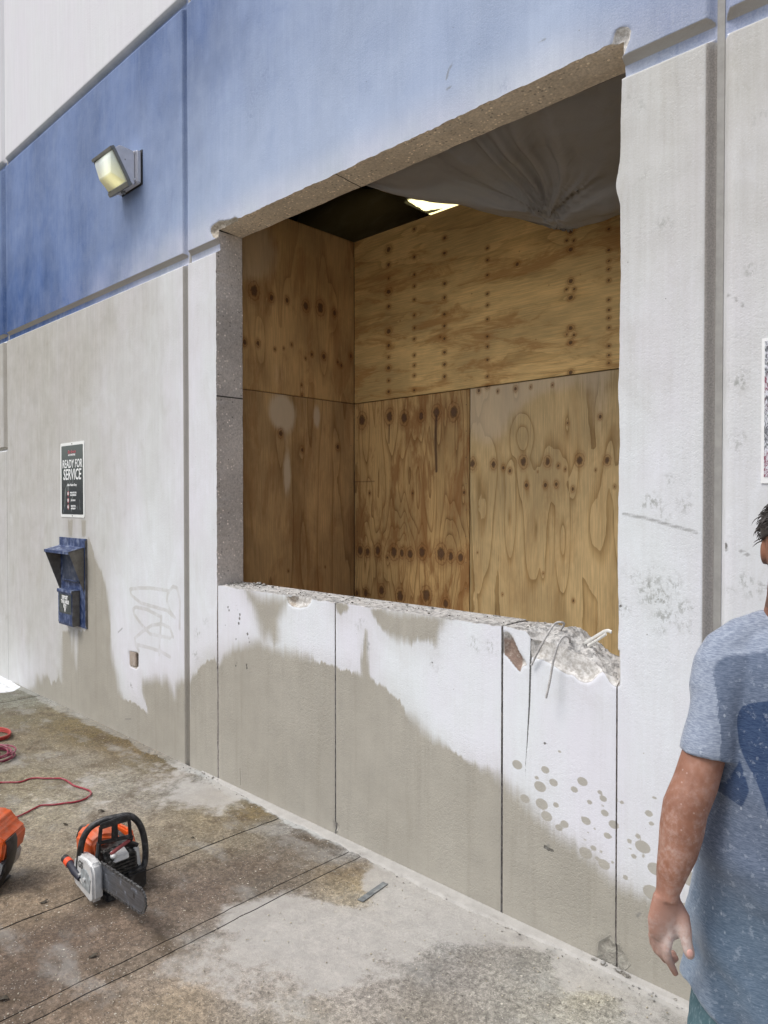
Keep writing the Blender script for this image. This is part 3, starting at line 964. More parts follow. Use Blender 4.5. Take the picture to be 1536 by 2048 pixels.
# ------------------------------------------------------------------ GROUND
GC = [(30, 1400, 128, 128, 115), (60, 1440, 122, 114, 92), (20, 1470, 128, 118, 98), (150, 1450, 116, 104, 76), (250, 1490, 118, 102, 72), (340, 1530, 110, 98, 70), (60, 1500, 133, 124, 104), (150, 1520, 146, 138, 122), (200, 1470, 112, 98, 68),
      (300, 1500, 116, 100, 70), (250, 1570, 160, 155, 142), (380, 1570, 150, 150, 145), (320, 1560, 140, 130, 112), (60, 1560, 143, 134, 112), (100, 1620, 158, 150, 130), (250, 1620, 158, 150, 136), (60, 1700, 156, 145, 126), (60, 1800, 144, 128, 108), (350, 1650, 148, 138, 120), (440, 1590, 112, 96, 60),
      (500, 1625, 122, 106, 74), (400, 1640, 148, 136, 112), (450, 1610, 140, 132, 112), (520, 1590, 150, 150, 142), (520, 1610, 126, 112, 80), (100, 1900, 114, 98, 84), (60, 1960, 104, 90, 78), (250, 1850, 122, 106, 92), (400, 1790, 122, 108, 96), (500, 1740, 112, 100, 88),
      (600, 1680, 100, 88, 74), (660, 1700, 98, 86, 70), (690, 1740, 126, 110, 86), (300, 1960, 130, 118, 104), (560, 1760, 114, 104, 92), (720, 1770, 150, 135, 105), (720, 1800, 150, 140, 120), (780, 1780, 160, 160, 156), (560, 1860, 165, 160, 152),
      (700, 1850, 168, 164, 158), (640, 1900, 165, 158, 150), (500, 1950, 158, 150, 140), (350, 2010, 150, 136, 116), (700, 1980, 158, 152, 144), (900, 1850, 160, 160, 157), (900, 1950, 132, 128, 122), (1100, 1980, 152, 150, 142), (1000, 1900, 136, 132, 125), (1050, 1940, 130, 127, 120), (1200, 2020, 142, 140, 132),
      (600, 2030, 150, 142, 128), (800, 1800, 168, 168, 164), (950, 1830, 168, 168, 166), (1150, 1930, 158, 158, 152), (180, 1990, 128, 112, 96), (850, 2030, 140, 134, 124), (1170, 1990, 178, 172, 150), (1300, 2040, 150, 150, 144), (600, 1650, 160, 160, 156), (700, 1700, 168, 168, 166), (480, 1680, 138, 128, 110)]
_G = []
for a, b, r_, g_, b_ in GC:
    v = onground(a, b); c = lin(r_, g_, b_); _G.append((v[0], v[1], *c))
_SL = [(onground(a, b)[0], onground(a, b)[1], v) for a, b, v in [(560, 1860, 1), (650, 1840, 1), (720, 1860, 1), (640, 1910, .9), (760, 1760, .9), (850, 1790, 1), (950, 1840, .95), (1050, 1870, .7), (560, 1960, .5), (480, 1950, .55), (760, 1920, .6), (900, 1940, .15), (1050, 1940, .1), (1000, 2010, .3), (1200, 2020, .3), (700, 2020, .3), (350, 2020, .2), (450, 1900, .5), (300, 1850, 0), (500, 1740, 0), (600, 1690, 0), (690, 1745, .1), (700, 1790, .2), (250, 1700, .1), (100, 1500, 0), (100, 1900, 0), (320, 1570, .5), (390, 1580, .6), (240, 1560, .4), (1170, 1950, .8), (1300, 2030, .6)]]
WHITEPATCH = [tuple(onground(a, b)[:2]) for a, b in [(-260, 1352), (-2, 1350), (20, 1360), (36, 1371), (42, 1373), (34, 1378), (28, 1382), (10, 1385), (-40, 1386), (-160, 1392)]]


def make_ground_mat():
    m = Mat('weathered_concrete_ground', .88, spec=.35)
    P = m.pos(); sx, sy, sz = m.sep(P)
    base = m.vscale(m.attr('gcol', 'Color'), m.ramp(m.sep(P)[0], -2.7, -2.2, .84, .98))
    n1 = m.noise(P, 3.2, 6, .62); n2 = m.noise(P, 14, 6, .66); n3 = m.noise(P, 55, 5, .7); n4 = m.noise(P, 230, 3, .7)
    c = m.vscale(base, m.mul(m.ramp(n1, .32, .68, .84, 1.16), m.ramp(n2, .3, .7, .80, 1.18)))
    c = m.vscale(c, m.mul(m.ramp(n3, .3, .7, .62, 1.36), m.ramp(n4, .25, .75, .62, 1.42)))
    # rusty-brown film in the hollows where the concrete stayed damp
    dry = m.ramp(sx, -2.40, -2.30)
    film = m.mul(m.ramp(m.noise(m.scale(P, (1, 1, 1), (5, 3, 0)), 5.5, 7, .7), .50, .66), m.sub(1, m.mul(dry, .75)))
    c = m.mix(m.mul(film, .62), c, (.085, .060, .038))
    film2 = m.mul(m.mul(m.ramp(m.noise(m.scale(P, (1, 1, 1), (2, 7, 0)), 11, 7, .72), .50, .60), m.ramp(n1, .42, .55)), m.sub(1, dry))
    c = m.mix(m.mul(film2, .55), c, (.075, .055, .035))
    # pale slurry wiped over it
    sl = m.ramp(m.noise(m.scale(P, (1, 1.6, 1), (1, 9, 0)), 2.6, 6, .62), .52, .70)
    c = m.mix(m.mul(sl, .42), c, (.40, .40, .38))
    wall = m.ramp(m.add(m.add(sy, m.mul(m.sub(n1, .5), .22)), m.mul(m.sub(n2, .5), .06)), -.085, -.055)
    c = m.mix(m.mul(wall, m.ramp(sx, -4.4, -3.9, .35, .85)), c, m.vscale((.44, .45, .44), m.ramp(n2, .3, .7, .85, 1.12)))
    slu = m.ramp(m.add(m.attr('slur'), m.add(m.mul(m.sub(n1, .5), .8), m.mul(m.sub(n2, .5), .5))), .40, .62)
    c = m.mix(m.mul(slu, .80), c, m.vscale((.42, .405, .38), m.mul(m.ramp(n2, .3, .7, .92, 1.06), m.ramp(n4, .3, .7, .94, 1.05))))
    # exposed aggregate: pale grains and dark pits
    v = m.n('ShaderNodeTexVoronoi'); m.set(v.inputs['Vector'], P); v.inputs['Scale'].default_value = 120
    vc = m.sep(v.outputs['Color'])
    gr = m.mul(m.ramp(v.outputs['Distance'], .33, .22), m.ramp(vc[0], .80, .86))
    gr = m.mul(m.mul(gr, m.sub(1, m.mul(wall, .8))), m.sub(1, m.mul(slu, .85)))
    c = m.mix(m.mul(gr, .48), c, m.mix(vc[1], (.62, .56, .44), (.72, .70, .66)))
    v2 = m.n('ShaderNodeTexVoronoi'); m.set(v2.inputs['Vector'], P); v2.inputs['Scale'].default_value = 34
    v2c = m.sep(v2.outputs['Color'])
    g2 = m.mul(m.ramp(v2.outputs['Distance'], .16, .12), m.ramp(v2c[0], .90, .93))
    c = m.mix(m.mul(g2, m.sub(.7, m.mul(slu, .6))), c, (.72, .68, .58))
    dk = m.mul(m.mul(m.ramp(m.noise(P, 95, 3, .6), .60, .70), m.sub(1, m.mul(sl, .5))), m.sub(1, m.mul(slu, .8)))
    c = m.mix(m.mul(dk, .55), c, (.05, .042, .035))
    # hairline cracks of the right slab
    c = m.mix(m.mul(m.ramp(m.attr('sdp'), .004, -.004), m.ramp(m.noise(m.scale(P, (1, 3, 1)), 9, 4), .3, .5, .6, .95)), c, (.74, .77, .80))
    m.color(c)
    m.rough(m.ramp(n2, .3, .7, .72, .95))
    h = m.add(m.mul(n3, 1.0), m.mul(n4, .55))
    h = m.add(h, m.add(m.mul(gr, .3), m.mul(dk, -.5)))
    m.bump(m.mul(h, m.sub(1, m.mul(wall, .5))), .8, .004)
    return m.m


GM = make_ground_mat()
PAV = empty('pavement', (-3, -1.5, 0), None, None, kind='structure')


def slab(x0, x1, dz=0.0, ys=None, xs=None, name='concrete_slab'):
    if xs is None: xs = lines(x0, x1, .03)
    ys_ = np.unique(np.concatenate([np.linspace(-60, -3.2, 12), np.linspace(-3.2, -.0, 120)])) if ys is None else ys
    X, Y = np.meshgrid(xs, ys_, indexing='ij'); X = X.ravel(); Y = Y.ravel()
    wob = .010 * fbm(Y * 2.2, Y * 0, 91) + .004 * fbm(Y * 18, Y * 0, 93)
    e0 = np.exp(-np.abs(X - x0) / .03); e1 = np.exp(-np.abs(X - x1) / .03)
    X1 = X + wob * (e0 * (x0 > -30) + e1 * (x1 < 30))
    lip = -.004 * (np.abs(X - x0) < 1e-6) - .004 * (np.abs(X - x1) < 1e-6)
    Z = dz + lip + .0018 * fbm(X * 9, Y * 9, 95, 3) + .003 * fbm(X * 1.3, Y * 1.3, 97, 2)
    col = idw(X, Y, _G, 3.6, .006)
    col = np.stack(col, 1)
    col[Y < -3.3] = (.26, .235, .20)
    sdp = sd_poly(X, Y, WHITEPATCH)
    n = len(xs); k = len(ys_)
    V = [np.stack([X1, Y, Z], 1)]; F = [gridF(n, k)]; base = len(X)
    C = [col]; S = [sdp]
    for c in (0, n - 1):
        top = V[0].reshape(n, k, 3)[c]
        bot = top.copy(); bot[:, 2] = -.055
        V.append(np.concatenate([top, bot])); a = np.arange(k - 1)
        F.append(np.stack([a, a + k, a + k + 1, a + 1], 1) + base); base += 2 * k
        C.append(np.full((2 * k, 3), .06)); S.append(np.full(2 * k, 9.0))
    return npmesh(name, np.concatenate(V), np.concatenate(F), GM, PAV, {'sdp': np.concatenate(S), 'slur': np.concatenate([idw(X, Y, _SL, 3.6, .006)[0]] + [np.zeros(2 * k)] * 2)}, cols={'gcol': np.concatenate(C)})


slab(-40, -6.566, xs=np.concatenate([np.linspace(-40, -9.2, 12), np.linspace(-9, -6.566, 60)]))
slab(-6.556, -3.084)
slab(-3.076, -2.538)
slab(-2.535, -2.462, dz=-.0015, xs=np.linspace(-2.535, -2.462, 5))
slab(-2.459, 40, dz=-.003, xs=np.concatenate([lines(-2.459, 1.6, .03), np.linspace(2, 40, 12)]))
xs_ = lines(-3.95, 1.5, .022); vs_ = np.linspace(0, 1, 7)
X, Vv = np.meshgrid(xs_, vs_, indexing='ij'); X = X.ravel(); Vv = Vv.ravel()
wd_ = np.interp(X, [-3.95, -3.6, -3.0, -2.2, -1.2, -.6], [.004, .035, .065, .075, .035, .03]) * (1 + .35 * fbm(X * 2.6, X * 0, 701, 4) + .12 * vnoise(X * 24, X * 0, 703))
Y = -.0005 - (1 - Vv) * wd_
Z = .0045 + .0060 * Vv ** 1.4 + .0025 * fbm(X * 14, Y * 14, 705, 4) * np.clip((1 - Vv) * 3, 0, 1)
Z = np.where(Vv == 0, -.004, Z)
rd = npmesh('slurry_ridge', np.stack([X, Y, Z], 1), gridF(len(xs_), 7), GM, PAV, {'sdp': np.full(len(X), 9.0), 'slur': np.full(len(X), .75)}, cols={'gcol': np.tile([[.31, .31, .29]], (len(X), 1))})
gs = npmesh('ground', np.array([(-900, -900, -.056), (900, -900, -.056), (900, 900, -.056), (-900, 900, -.056)]), np.array([[0, 1, 2, 3]]),
            plain('bare_ground', (.10, .09, .075), .95, 0, .3, .8))
gs['kind'] = 'structure'


# ------------------------------------------------------------------ INSIDE THE BUILDING
YB = 1.25                                                  # back board
XS = float(onwall(708.5, 808, YB)[0])                      # left board
ZSEAM = float(onwall(708.5, 808, YB)[2])
ZPT = float(onwall(707.7, 485, YB)[2])
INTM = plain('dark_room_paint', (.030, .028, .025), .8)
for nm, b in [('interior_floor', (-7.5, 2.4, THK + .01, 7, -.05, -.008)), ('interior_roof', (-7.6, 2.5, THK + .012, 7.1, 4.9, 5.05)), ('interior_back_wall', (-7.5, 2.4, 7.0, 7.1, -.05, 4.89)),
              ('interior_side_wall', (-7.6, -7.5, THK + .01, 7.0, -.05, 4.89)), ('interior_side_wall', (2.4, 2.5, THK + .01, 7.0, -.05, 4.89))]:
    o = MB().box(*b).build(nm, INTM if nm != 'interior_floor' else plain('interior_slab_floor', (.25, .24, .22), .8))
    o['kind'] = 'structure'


def knots(pts, plane, org, sc):
    out = []
    for k in pts:
        px, py = org[0] + k[0] / sc, org[1] + k[1] / sc
        r = (k[2] if len(k) > 2 else 6) / sc
        v = onwall(px, py, YB) if plane == 'b' else onside(px, py, XS)
        u = v[0] if plane == 'b' else v[1]
        dist = np.linalg.norm(v - CAM)
        out.append((float(u), float(v[2]), r * dist / FPX * .86))
    return out


KU = [(605, y, r) for y, r in [(155, 11), (215, 8), (270, 5), (322, 11), (380, 7), (478, 11), (533, 8), (580, 5), (622, 9), (672, 6), (716, 7)]] + \
     [(706, y, 6) for y in (75, 185, 255, 300, 353, 415, 465, 508, 572, 612, 652, 710)] + \
     [(825, y, 7) for y in (110, 170, 290, 345, 410, 456, 506, 560, 608, 656)] + [(808, 500, 5)] + \
     [(994, y, 6) for y in (150, 197, 256, 330, 375, 430, 498, 538, 590, 655, 695)] + [(1112, 214, 8)] + \
     [(1322, y, 9) for y in (85, 155, 280, 345, 465, 522, 640)] + [(1306, y, 6) for y in (120, 312, 490)] + [(1335, y, 6) for y in (120, 312, 492)] + \
     [(1472, y, 6) for y in (30, 75, 158, 200, 233, 277, 353, 393, 425, 463, 535, 572, 602)] + [(650, 437, 2), (1236, 296, 2), (932, 330, 2), (1120, 163, 2), (1360, 255, 2), (1185, 510, 2)]
K1 = [(500, 120, 18), (608, 105, 17), (666, 110, 17), (733, 103, 13), (793, 88, 17), (861, 86, 20), (493, 632, 15), (522, 637, 12), (562, 632, 15), (626, 638, 18), (657, 642, 12), (690, 647, 15), (737, 638, 17), (812, 645, 22), (850, 655, 14), (888, 660, 14),
      (577, 790, 15), (753, 808, 20), (650, 812, 18), (830, 842, 14), (515, 800, 12), (480, 800, 9), (530, 406, 5), (700, 406, 5), (902, 404, 6), (600, 660, 6)]
K2 = [(935, 290, 13), (1018, 293, 11), (1057, 306, 7), (1083, 318, 7), (1135, 283, 14), (1231, 282, 12), (1273, 298, 6), (1300, 313, 5), (1357, 277, 14), (1465, 277, 11), (1438, 105, 7), (1192, 322, 3), (1420, 315, 4), (1310, 130, 5), (960, 2, 7), (993, -18, 8),
      (1035, 5, 5), (1105, -5, 7), (1165, -12, 5), (1250, -20, 5), (1213, 722, 4), (1333, 830, 5), (1053, 805, 4), (960, 460, 2), (955, 640, 3), (1148, 375, 8), (1222, 375, 8), (1265, 372, 8), (1330, 390, 7), (1495, 380, 5)]
KLU = [(75, 318, 18), (144, 345, 10), (205, 355, 8), (279, 378, 13), (336, 385, 16), (392, 405, 9), (38, 520, 9), (91, 525, 8), (157, 548, 5), (192, 545, 4), (223, 530, 5), (303, 568, 6), (350, 577, 9), (278, 585, 4), (405, 600, 5), (419, 612, 6), (456, 575, 7), (264, 735, 7), (262, 690, 4)]
KLL = [(210, 712, 4), (355, 697, 3), (265, 235, 7), (405, 225, 8), (180, 170, 10), (264, -40, 6)]


def ply_mat(name, light, dark, ring, axis, seed, stain=.5, nrings=9.0, warp_=.35, pale=0.3, stretch=.12, fsc=4.2):
    """rotary-cut softwood veneer: contour lines of a field stretched along the grain"""
    m = Mat(name, .62, spec=.3)
    P = m.pos(); x, y, z = m.sep(P)
    u = m.add(x, y)
    a, b = (u, z) if axis == 'z' else (z, u)               # a across the grain, b along it
    q = m.comb(m.mul(a, 1.0), m.mul(b, stretch), float(seed))
    f = m.noise(q, fsc, 2, .40, .10)
    fine = m.noise(m.comb(m.mul(a, 1.0), m.mul(b, .03), seed + 3.3), 160, 3, .6)
    big = m.noise(m.comb(a, m.mul(b, .45), seed + 7.1), 3.0, 5, .6, .4)
    kb = m.attr('kbump')
    ph = m.add(m.mul(m.add(f, m.mul(kb, warp_)), nrings), m.mul(m.sub(m.noise(m.comb(a, m.mul(b, .3), seed), 22, 3), .5), .16))
    fr = m.math('FRACT', ph)
    late = m.mul(m.ramp(fr, .62, .98), m.ramp(fr, 1.0, .985))
    line = m.mul(m.mul(m.ramp(fr, .88, .975), m.ramp(fr, 1.0, .99)), m.ramp(m.noise(m.comb(a, m.mul(b, .3), seed + 5), 9, 3), .35, .65, .15, .85))
    c = m.mix(m.mul(late, ring), light, dark)
    c = m.mix(m.mul(line, min(1, ring * .95)), c, tuple(v * .5 for v in dark))
    c = m.vscale(c, m.ramp(fine, .3, .7, .84, 1.13))
    c = m.vscale(c, m.ramp(big, .3, .7, .74, 1.16))
    st = m.mul(m.ramp(m.noise(m.comb(m.mul(a, 1.0), m.mul(b, .22), seed + 11.7), 7.5, 7, .70, .6), .48, .62), stain)
    c = m.mix(st, c, tuple(v * k for v, k in zip(dark, (.85, .68, .55))))
    pl = m.ramp(m.add(m.add(m.attr('pale'), m.mul(m.sub(big, .5), .9)), m.mul(m.sub(fine, .5), .5)), .35, .75)
    c = m.mix(m.mul(pl, pale), c, (.64, .52, .37))
    kd = m.attr('knot')                                    # distance to the nearest knot in knot radii
    kn = m.add(kd, m.mul(m.sub(m.noise(P, 55, 3, .6), .5), 1.1))
    halo = m.ramp(kn, 3.2, .9)
    c = m.mix(m.mul(halo, .52), c, tuple(v * k for v, k in zip(dark, (.8, .6, .45))))
    rg = m.mul(m.ramp(m.math('SINE', m.mul(kn, 8.5)), .1, .9), m.ramp(kn, 2.7, 1.2))
    c = m.mix(m.mul(rg, .55), c, tuple(v * k for v, k in zip(dark, (.45, .34, .28))))
    c = m.mix(m.mul(m.ramp(kn, 1.1, .6), .85), c, m.mix(m.ramp(kn, .35, .8), (.10, .05, .028), (.055, .028, .014)))
    s2 = m.ramp(m.add(m.attr('streak'), m.mul(m.sub(fine, .5), .01)), .004, -.004)
    c = m.mix(m.mul(s2, .8), c, (.05, .018, .014))
    m.color(c)
    m.bump(m.add(m.mul(fine, .5), m.mul(late, .4)), .25, .0015)
    return m.m


PLY = empty('plywood_enclosure', (XS, YB, 0), 'temporary bare plywood enclosure standing inside behind the sawn opening', 'plywood wall')
SCREWM = plain('screw_steel', (.08, .07, .06), .5, .6)


def sheet(plane, u0, u1, z0, z1, mat, kn, axis='z', paled=None, streaks=(), thick=.018, bow=0.0, hills=()):
    st = .0085
    us = np.linspace(u0, u1, int((u1 - u0) / st) + 2); zs = np.linspace(z0, z1, int((z1 - z0) / st) + 2)
    if z0 < .5:
        zs = np.concatenate([[z0], np.linspace(1.0, z1, int((z1 - 1.0) / st) + 2)])
    U, Z = np.meshgrid(us, zs, indexing='ij'); U = U.ravel(); Z = Z.ravel()
    kd = np.full(U.shape, 50.0); kb = np.zeros(U.shape)
    for a, b, r in kn:
        du, dz = U - a, Z - b
        if axis == 'z': e = np.hypot(du, dz / 1.35)
        else: e = np.hypot(du / 1.15, dz)
        kd = np.minimum(kd, e / r)
        el = (du / (r * 3.2)) ** 2 + (dz / (r * 13)) ** 2 if axis == 'z' else (du / (r * 11)) ** 2 + (dz / (r * 3)) ** 2
        kb += .5 * min(1, r / .012) * np.exp(-el)
    for a, b, ra, rb, hgt in hills: kb += hgt * np.maximum(0, 1 - np.sqrt(((U - a) / ra) ** 2 + (np.abs(Z - b) / rb) ** 2.0))
    pa = np.zeros(U.shape)
    for a, b, ra, rb, s in (paled or []): pa += s * np.exp(-((U - a) / ra) ** 2 - ((Z - b) / rb) ** 2)
    sk = np.full(U.shape, 9.0)
    for l, hw in streaks: sk = np.minimum(sk, sd_line(U, Z, l, hw))
    d = bow * np.sin(np.pi * (U - u0) / (u1 - u0)) + .0006 * fbm(U * 3, Z * 3, int(z0 * 10) + 5)
    n, k = len(us), len(zs)
    if plane == 'b': V = np.stack([U, YB + d, Z], 1); B = np.stack([U, YB + d + thick, Z], 1)
    else: V = np.stack([XS - d, U, Z], 1); B = np.stack([XS - d - thick, U, Z], 1)
    idx = np.arange(n * k).reshape(n, k)
    ring = np.concatenate([idx[:, 0], idx[-1, 1:], idx[::-1, -1][1:], idx[0, ::-1][1:-1]])
    m0 = n * k
    Fv = gridF(n, k) if plane == 'b' else gridF(n, k)[:, ::-1]
    rb = np.arange(len(ring)) + m0
    S = np.stack([ring, np.roll(ring, -1), np.roll(rb, -1), rb], 1)
    c4 = [idx[0, 0], idx[-1, 0], idx[-1, -1], idx[0, -1]]
    cb = np.array([[m0 + int(np.where(ring == c)[0][0]) for c in c4]])
    Vall = np.concatenate([V, B[ring]])
    ext = lambda v, f: np.concatenate([v, np.full(len(ring), f)])
    return npmesh('plywood_sheet', Vall, np.concatenate([Fv, S, cb]), mat, PLY,
                  {'knot': ext(kd, 50), 'kbump': ext(kb, 0), 'pale': ext(pa, 0), 'streak': ext(sk, 9)})


XE = float(onwall(940, 790, YB)[0])
M_up = ply_mat('plywood_gold', (.74, .50, .205), (.46, .255, .075), .30, 'x', 1.0, .62, 3.2, .25, stretch=.10)
M_b1 = ply_mat('plywood_brown', (.56, .36, .150), (.31, .165, .058), .7, 'z', 4.0, .70, 10.0, .35, stretch=.08, fsc=6.0)
M_b2 = ply_mat('plywood_cathedral', (.64, .46, .225), (.40, .24, .085), .62, 'z', 9.0, .22, 3.0, .5, .6, stretch=.028, fsc=5)
M_lu = ply_mat('plywood_left_upper', (.58, .37, .165), (.34, .18, .065), .40, 'z', 14.0, .40, 4.0, .30, .5)
M_ll = ply_mat('plywood_left_lower', (.54, .35, .165), (.32, .175, .068), .55, 'z', 21.0, .35, 6.0, .20, .9, stretch=.07)


def pb(px, py): v = onwall(px, py, YB); return (float(v[0]), float(v[2]))
def ps(px, py): v = onside(px, py, XS); return (float(v[1]), float(v[2]))


o1 = (470, 420); o2 = (470, 780); sc = 1.969
g = .0025
a = sheet('b', XS + .003, -1.05, ZSEAM + g, ZPT, M_up, knots(KU, 'b', o1, sc), 'x')
a['label'] = 'long golden plywood sheet with columns of small knots, top of the back'
stk = [([pb(470 + 793 / sc, 780 + 105 / sc), pb(470 + 790 / sc, 780 + 200 / sc), pb(470 + 793 / sc, 780 + 320 / sc)], .010), ([pb(470 + 607 / sc, 780 + 135 / sc), pb(470 + 606 / sc, 780 + 210 / sc)], .005),
       ([pb(470 + 472 / sc, 780 + 362 / sc), pb(470 + 550 / sc, 780 + 360 / sc)], .004)]
a = sheet('b', XS + .003, XE - g, 0.0, ZSEAM - g, M_b1, knots(K1, 'b', o2, sc), 'z', streaks=stk)
a['label'] = 'brown stained plywood sheet with rows of big knots'
pe = pb(470 + 1130 / sc, 780 + 100 / sc)
hl = []
for zx, zy, hw, hh in [(985, 470, 52, 350), (1080, 505, 30, 215), (1187, 545, 52, 280), (1292, 590, 34, 215), (1417, 530, 58, 280), (1540, 500, 50, 300), (1130, 180, 60, 90)]:
    c0 = pb(470 + zx / sc, 780 + zy / sc); c1 = pb(470 + (zx + hw) / sc, 780 + zy / sc); c2 = pb(470 + zx / sc, 780 + (zy + hh) / sc)
    hl.append((c0[0], c0[1], abs(c1[0] - c0[0]) * 1.15, abs(c2[1] - c0[1]) * 1.1, 1.1))
a = sheet('b', XE + g, XE + 1.22, 0.0, ZSEAM - g, M_b2, knots(K2, 'b', o2, sc), 'z', paled=[(pe[0] - .25, pe[1] + .1, .28, .30, 1.0), (pe[0] + .2, pe[1] + .25, .6, .16, .8), (pe[0] + .5, pe[1], .12, .3, .5)], hills=hl)
a['label'] = 'pale plywood sheet with long oval grain figures'
sheet('b', XE + 1.225, 1.4, 0.0, ZSEAM - g, M_b1, [], 'z')
sheet('b', -1.045, 1.4, ZSEAM + g, ZPT, M_up, [], 'x')
pq = ps(470 + 60 / sc, 420 + 150 / sc)
a = sheet('s', .2, YB - .003, ZSEAM + g, ZPT, M_lu, knots(KLU, 's', o1, sc), 'z', paled=[(pq[0], pq[1], .28, .28, .9), (pq[0] + .25, pq[1] - .8, .2, .2, .4)])
a['label'] = 'upper left plywood sheet with dark round knots'
pw = ps(470 + 190 / sc, 780 + 90 / sc); pw2 = ps(470 + 205 / sc, 780 + 330 / sc)
a = sheet('s', .2, YB - .003, 0.0, ZSEAM - g, M_ll, knots(KLL, 's', o2, sc), 'z', paled=[(pw[0], pw[1], .13, .14, 1.2), (pw2[0], pw2[1], .05, .22, .9), (pw[0] + .3, pw[1], .04, .1, .9)])
a['label'] = 'lower left plywood sheet with pale washed patches'
# screws along the edges
scr = MB()
for i in range(9):
    z = ZSEAM + .06 + i * .14
    scr.ball((XS + .03, YB - .0005, z), (.0032, .0012, .0032), 8, 4)
for i in range(8):
    scr.ball((XS + .03, YB - .0005, 1.15 + i * .17), (.0032, .0012, .0032), 8, 4)
    scr.ball((XE - .03, YB - .0005, 1.15 + i * .17), (.0032, .0012, .0032), 8, 4)
    scr.ball((XS + .001, YB - .035, 1.2 + i * .31), (.0012, .0032, .0032), 8, 4)
so_ = scr.build('screw_heads', SCREWM, PLY)
so_['kind'] = 'stuff'
# lumber cap along the top
cap = MB().box(XS - .05, 1.4, YB + .022, YB + .06, ZPT - .16, ZPT - .01)
cap.build('stud', plain('lumber', (.40, .29, .16), .7), PLY)
cap = MB().box(XS - .06, XS - .022, .2, YB + .015, ZPT - .16, ZPT - .01)
cap.build('stud', plain('lumber_side', (.40, .29, .16), .7), PLY)

# ------------------------------------------------------------------ plastic dust sheet under the roof
def plastic_mat(name, col, alpha, tr):
    m = Mat(name, .25, col, 0, .6)
    t = m.t
    P = m.pos()
    n1 = m.noise(P, 4, 5, .6); n2 = m.noise(P, 40, 4, .6)
    ab = m.attr('dusty')
    c = m.mix(m.math('MINIMUM', m.add(m.mul(ab, m.ramp(n2, .3, .6, .3, 1.1)), m.ramp(n1, .45, .8, 0, .25)), 1.0), col, (.52, .51, .49))
    m.color(c)
    trn = m.n('ShaderNodeBsdfTranslucent'); m.set(trn.inputs[0], m.vscale(c, 1.1))
    ms = m.n('ShaderNodeMixShader'); ms.inputs[0].default_value = tr
    t.links.new(m.b.outputs[0], ms.inputs[1]); t.links.new(trn.outputs[0], ms.inputs[2])
    tp = m.n('ShaderNodeBsdfTransparent'); tp.inputs[0].default_value = (.9, .88, .84, 1)
    m2 = m.n('ShaderNodeMixShader')
    m.set(m2.inputs[0], m.math('MINIMUM', m.add(alpha, ab), 1.0))
    t.links.new(tp.outputs[0], m2.inputs[1]); t.links.new(ms.outputs[0], m2.inputs[2])
    t.links.new(m2.outputs[0], t.nodes['Material Output'].inputs['Surface'])
    rid = m.math('ABSOLUTE', m.sub(m.noise(P, 7, 4, .55, 1.6), .5))
    m.bump(m.add(m.mul(rid, -.7), m.mul(n2, .08)), .5, .02)
    return m.m


def catmull(P, n):
    """resample rows of control points with a Catmull-Rom spline"""
    P = np.asarray(P, float); k = len(P)
    t = np.linspace(0, k - 1, n); i = np.clip(t.astype(int), 0, k - 2); u = (t - i)[:, None]
    g = lambda j: P[np.clip(j, 0, k - 1)].reshape(len(j), -1)
    p0, p1, p2, p3 = g(i - 1), g(i), g(i + 1), g(i + 2)
    r = .5 * (2 * p1 + (p2 - p0) * u + (2 * p0 - 5 * p1 + 4 * p2 - p3) * u ** 2 + (3 * p1 - p0 - 3 * p2 + p3) * u ** 3)
    return r.reshape((n,) + P.shape[1:])


def W(px, py, y): return tuple(float(v) for v in onwall(px, py, y))


low = [W(690, 362, .24), W(745, 378, .30), W(830, 391, .42), W(918, 406, .55), W(1005, 425, .68), W(1068, 440, .78), (W(1106, 447, .84)), W(1150, 441, .86), W(1200, 428, .86), W(1246, 414, .86), W(1330, 385, .86), W(1450, 345, .86)]
n = len(low)
top = [(x, .215, 3.42 + .01 * math.sin(i * 2.1)) for i, x in enumerate(np.linspace(-3.02, -.55, n))]
rows = [top]
for t, sag in ((.33, .02), (.66, .045)):
    r_ = []
    for i in range(n):
        a_, b_ = np.array(top[i]), np.array(low[i])
        q = a_ * (1 - t) + b_ * t
        q[2] -= sag * (1.0 if 3 < i < 9 else .5) * -0.6
        r_.append(tuple(q))
    rows.append(r_)
rows.append(low)
rows.append([(p[0] - .05, p[1] + .16, p[2] + .13) for p in low])
rows.append([(p[0] - .30, 1.5, 4.25) for p in low])
A = catmull(np.array(rows), 90)
A = np.swapaxes(catmull(np.swapaxes(A, 0, 1), 200), 0, 1)
S_ = np.array(low[6])
dv = A - S_
ds = np.linalg.norm(dv, axis=2)
ang = np.arctan2(dv[..., 2] * 1.6 + dv[..., 1] * .3, dv[..., 0])
amp = .020 * np.exp(-ds / .28) * np.clip(ds / .05, 0, 1)
A[..., 1] += amp * np.sin(ang * 46 + 3 * vnoise(ang * 4, ds * 6, 3)) - .010 * np.exp(-((ang - .62) / .07) ** 2) * np.clip(ds / .1, 0, 1)
A[..., 2] -= .035 * np.exp(-((ang - .60) / .10) ** 2) * np.clip(ds / .1, 0, 1) * np.clip(1.4 - ds, 0, 1)
A[..., 2] += .016 * np.sin(ang * 13 + 2 * vnoise(ang * 3, ds * 2, 7)) * np.clip(ds / .25, 0, 1) * np.clip(1.5 - ds, 0, 1)
A[..., 2] += .026 * fbm(A[..., 0] * 3.2, A[..., 1] * 3.2, 401, 4) * (ds > .03)
A[..., 2] += .02 * np.sin(A[..., 0] * 9 + A[..., 1] * 7) * np.clip(ds - .3, 0, 1)
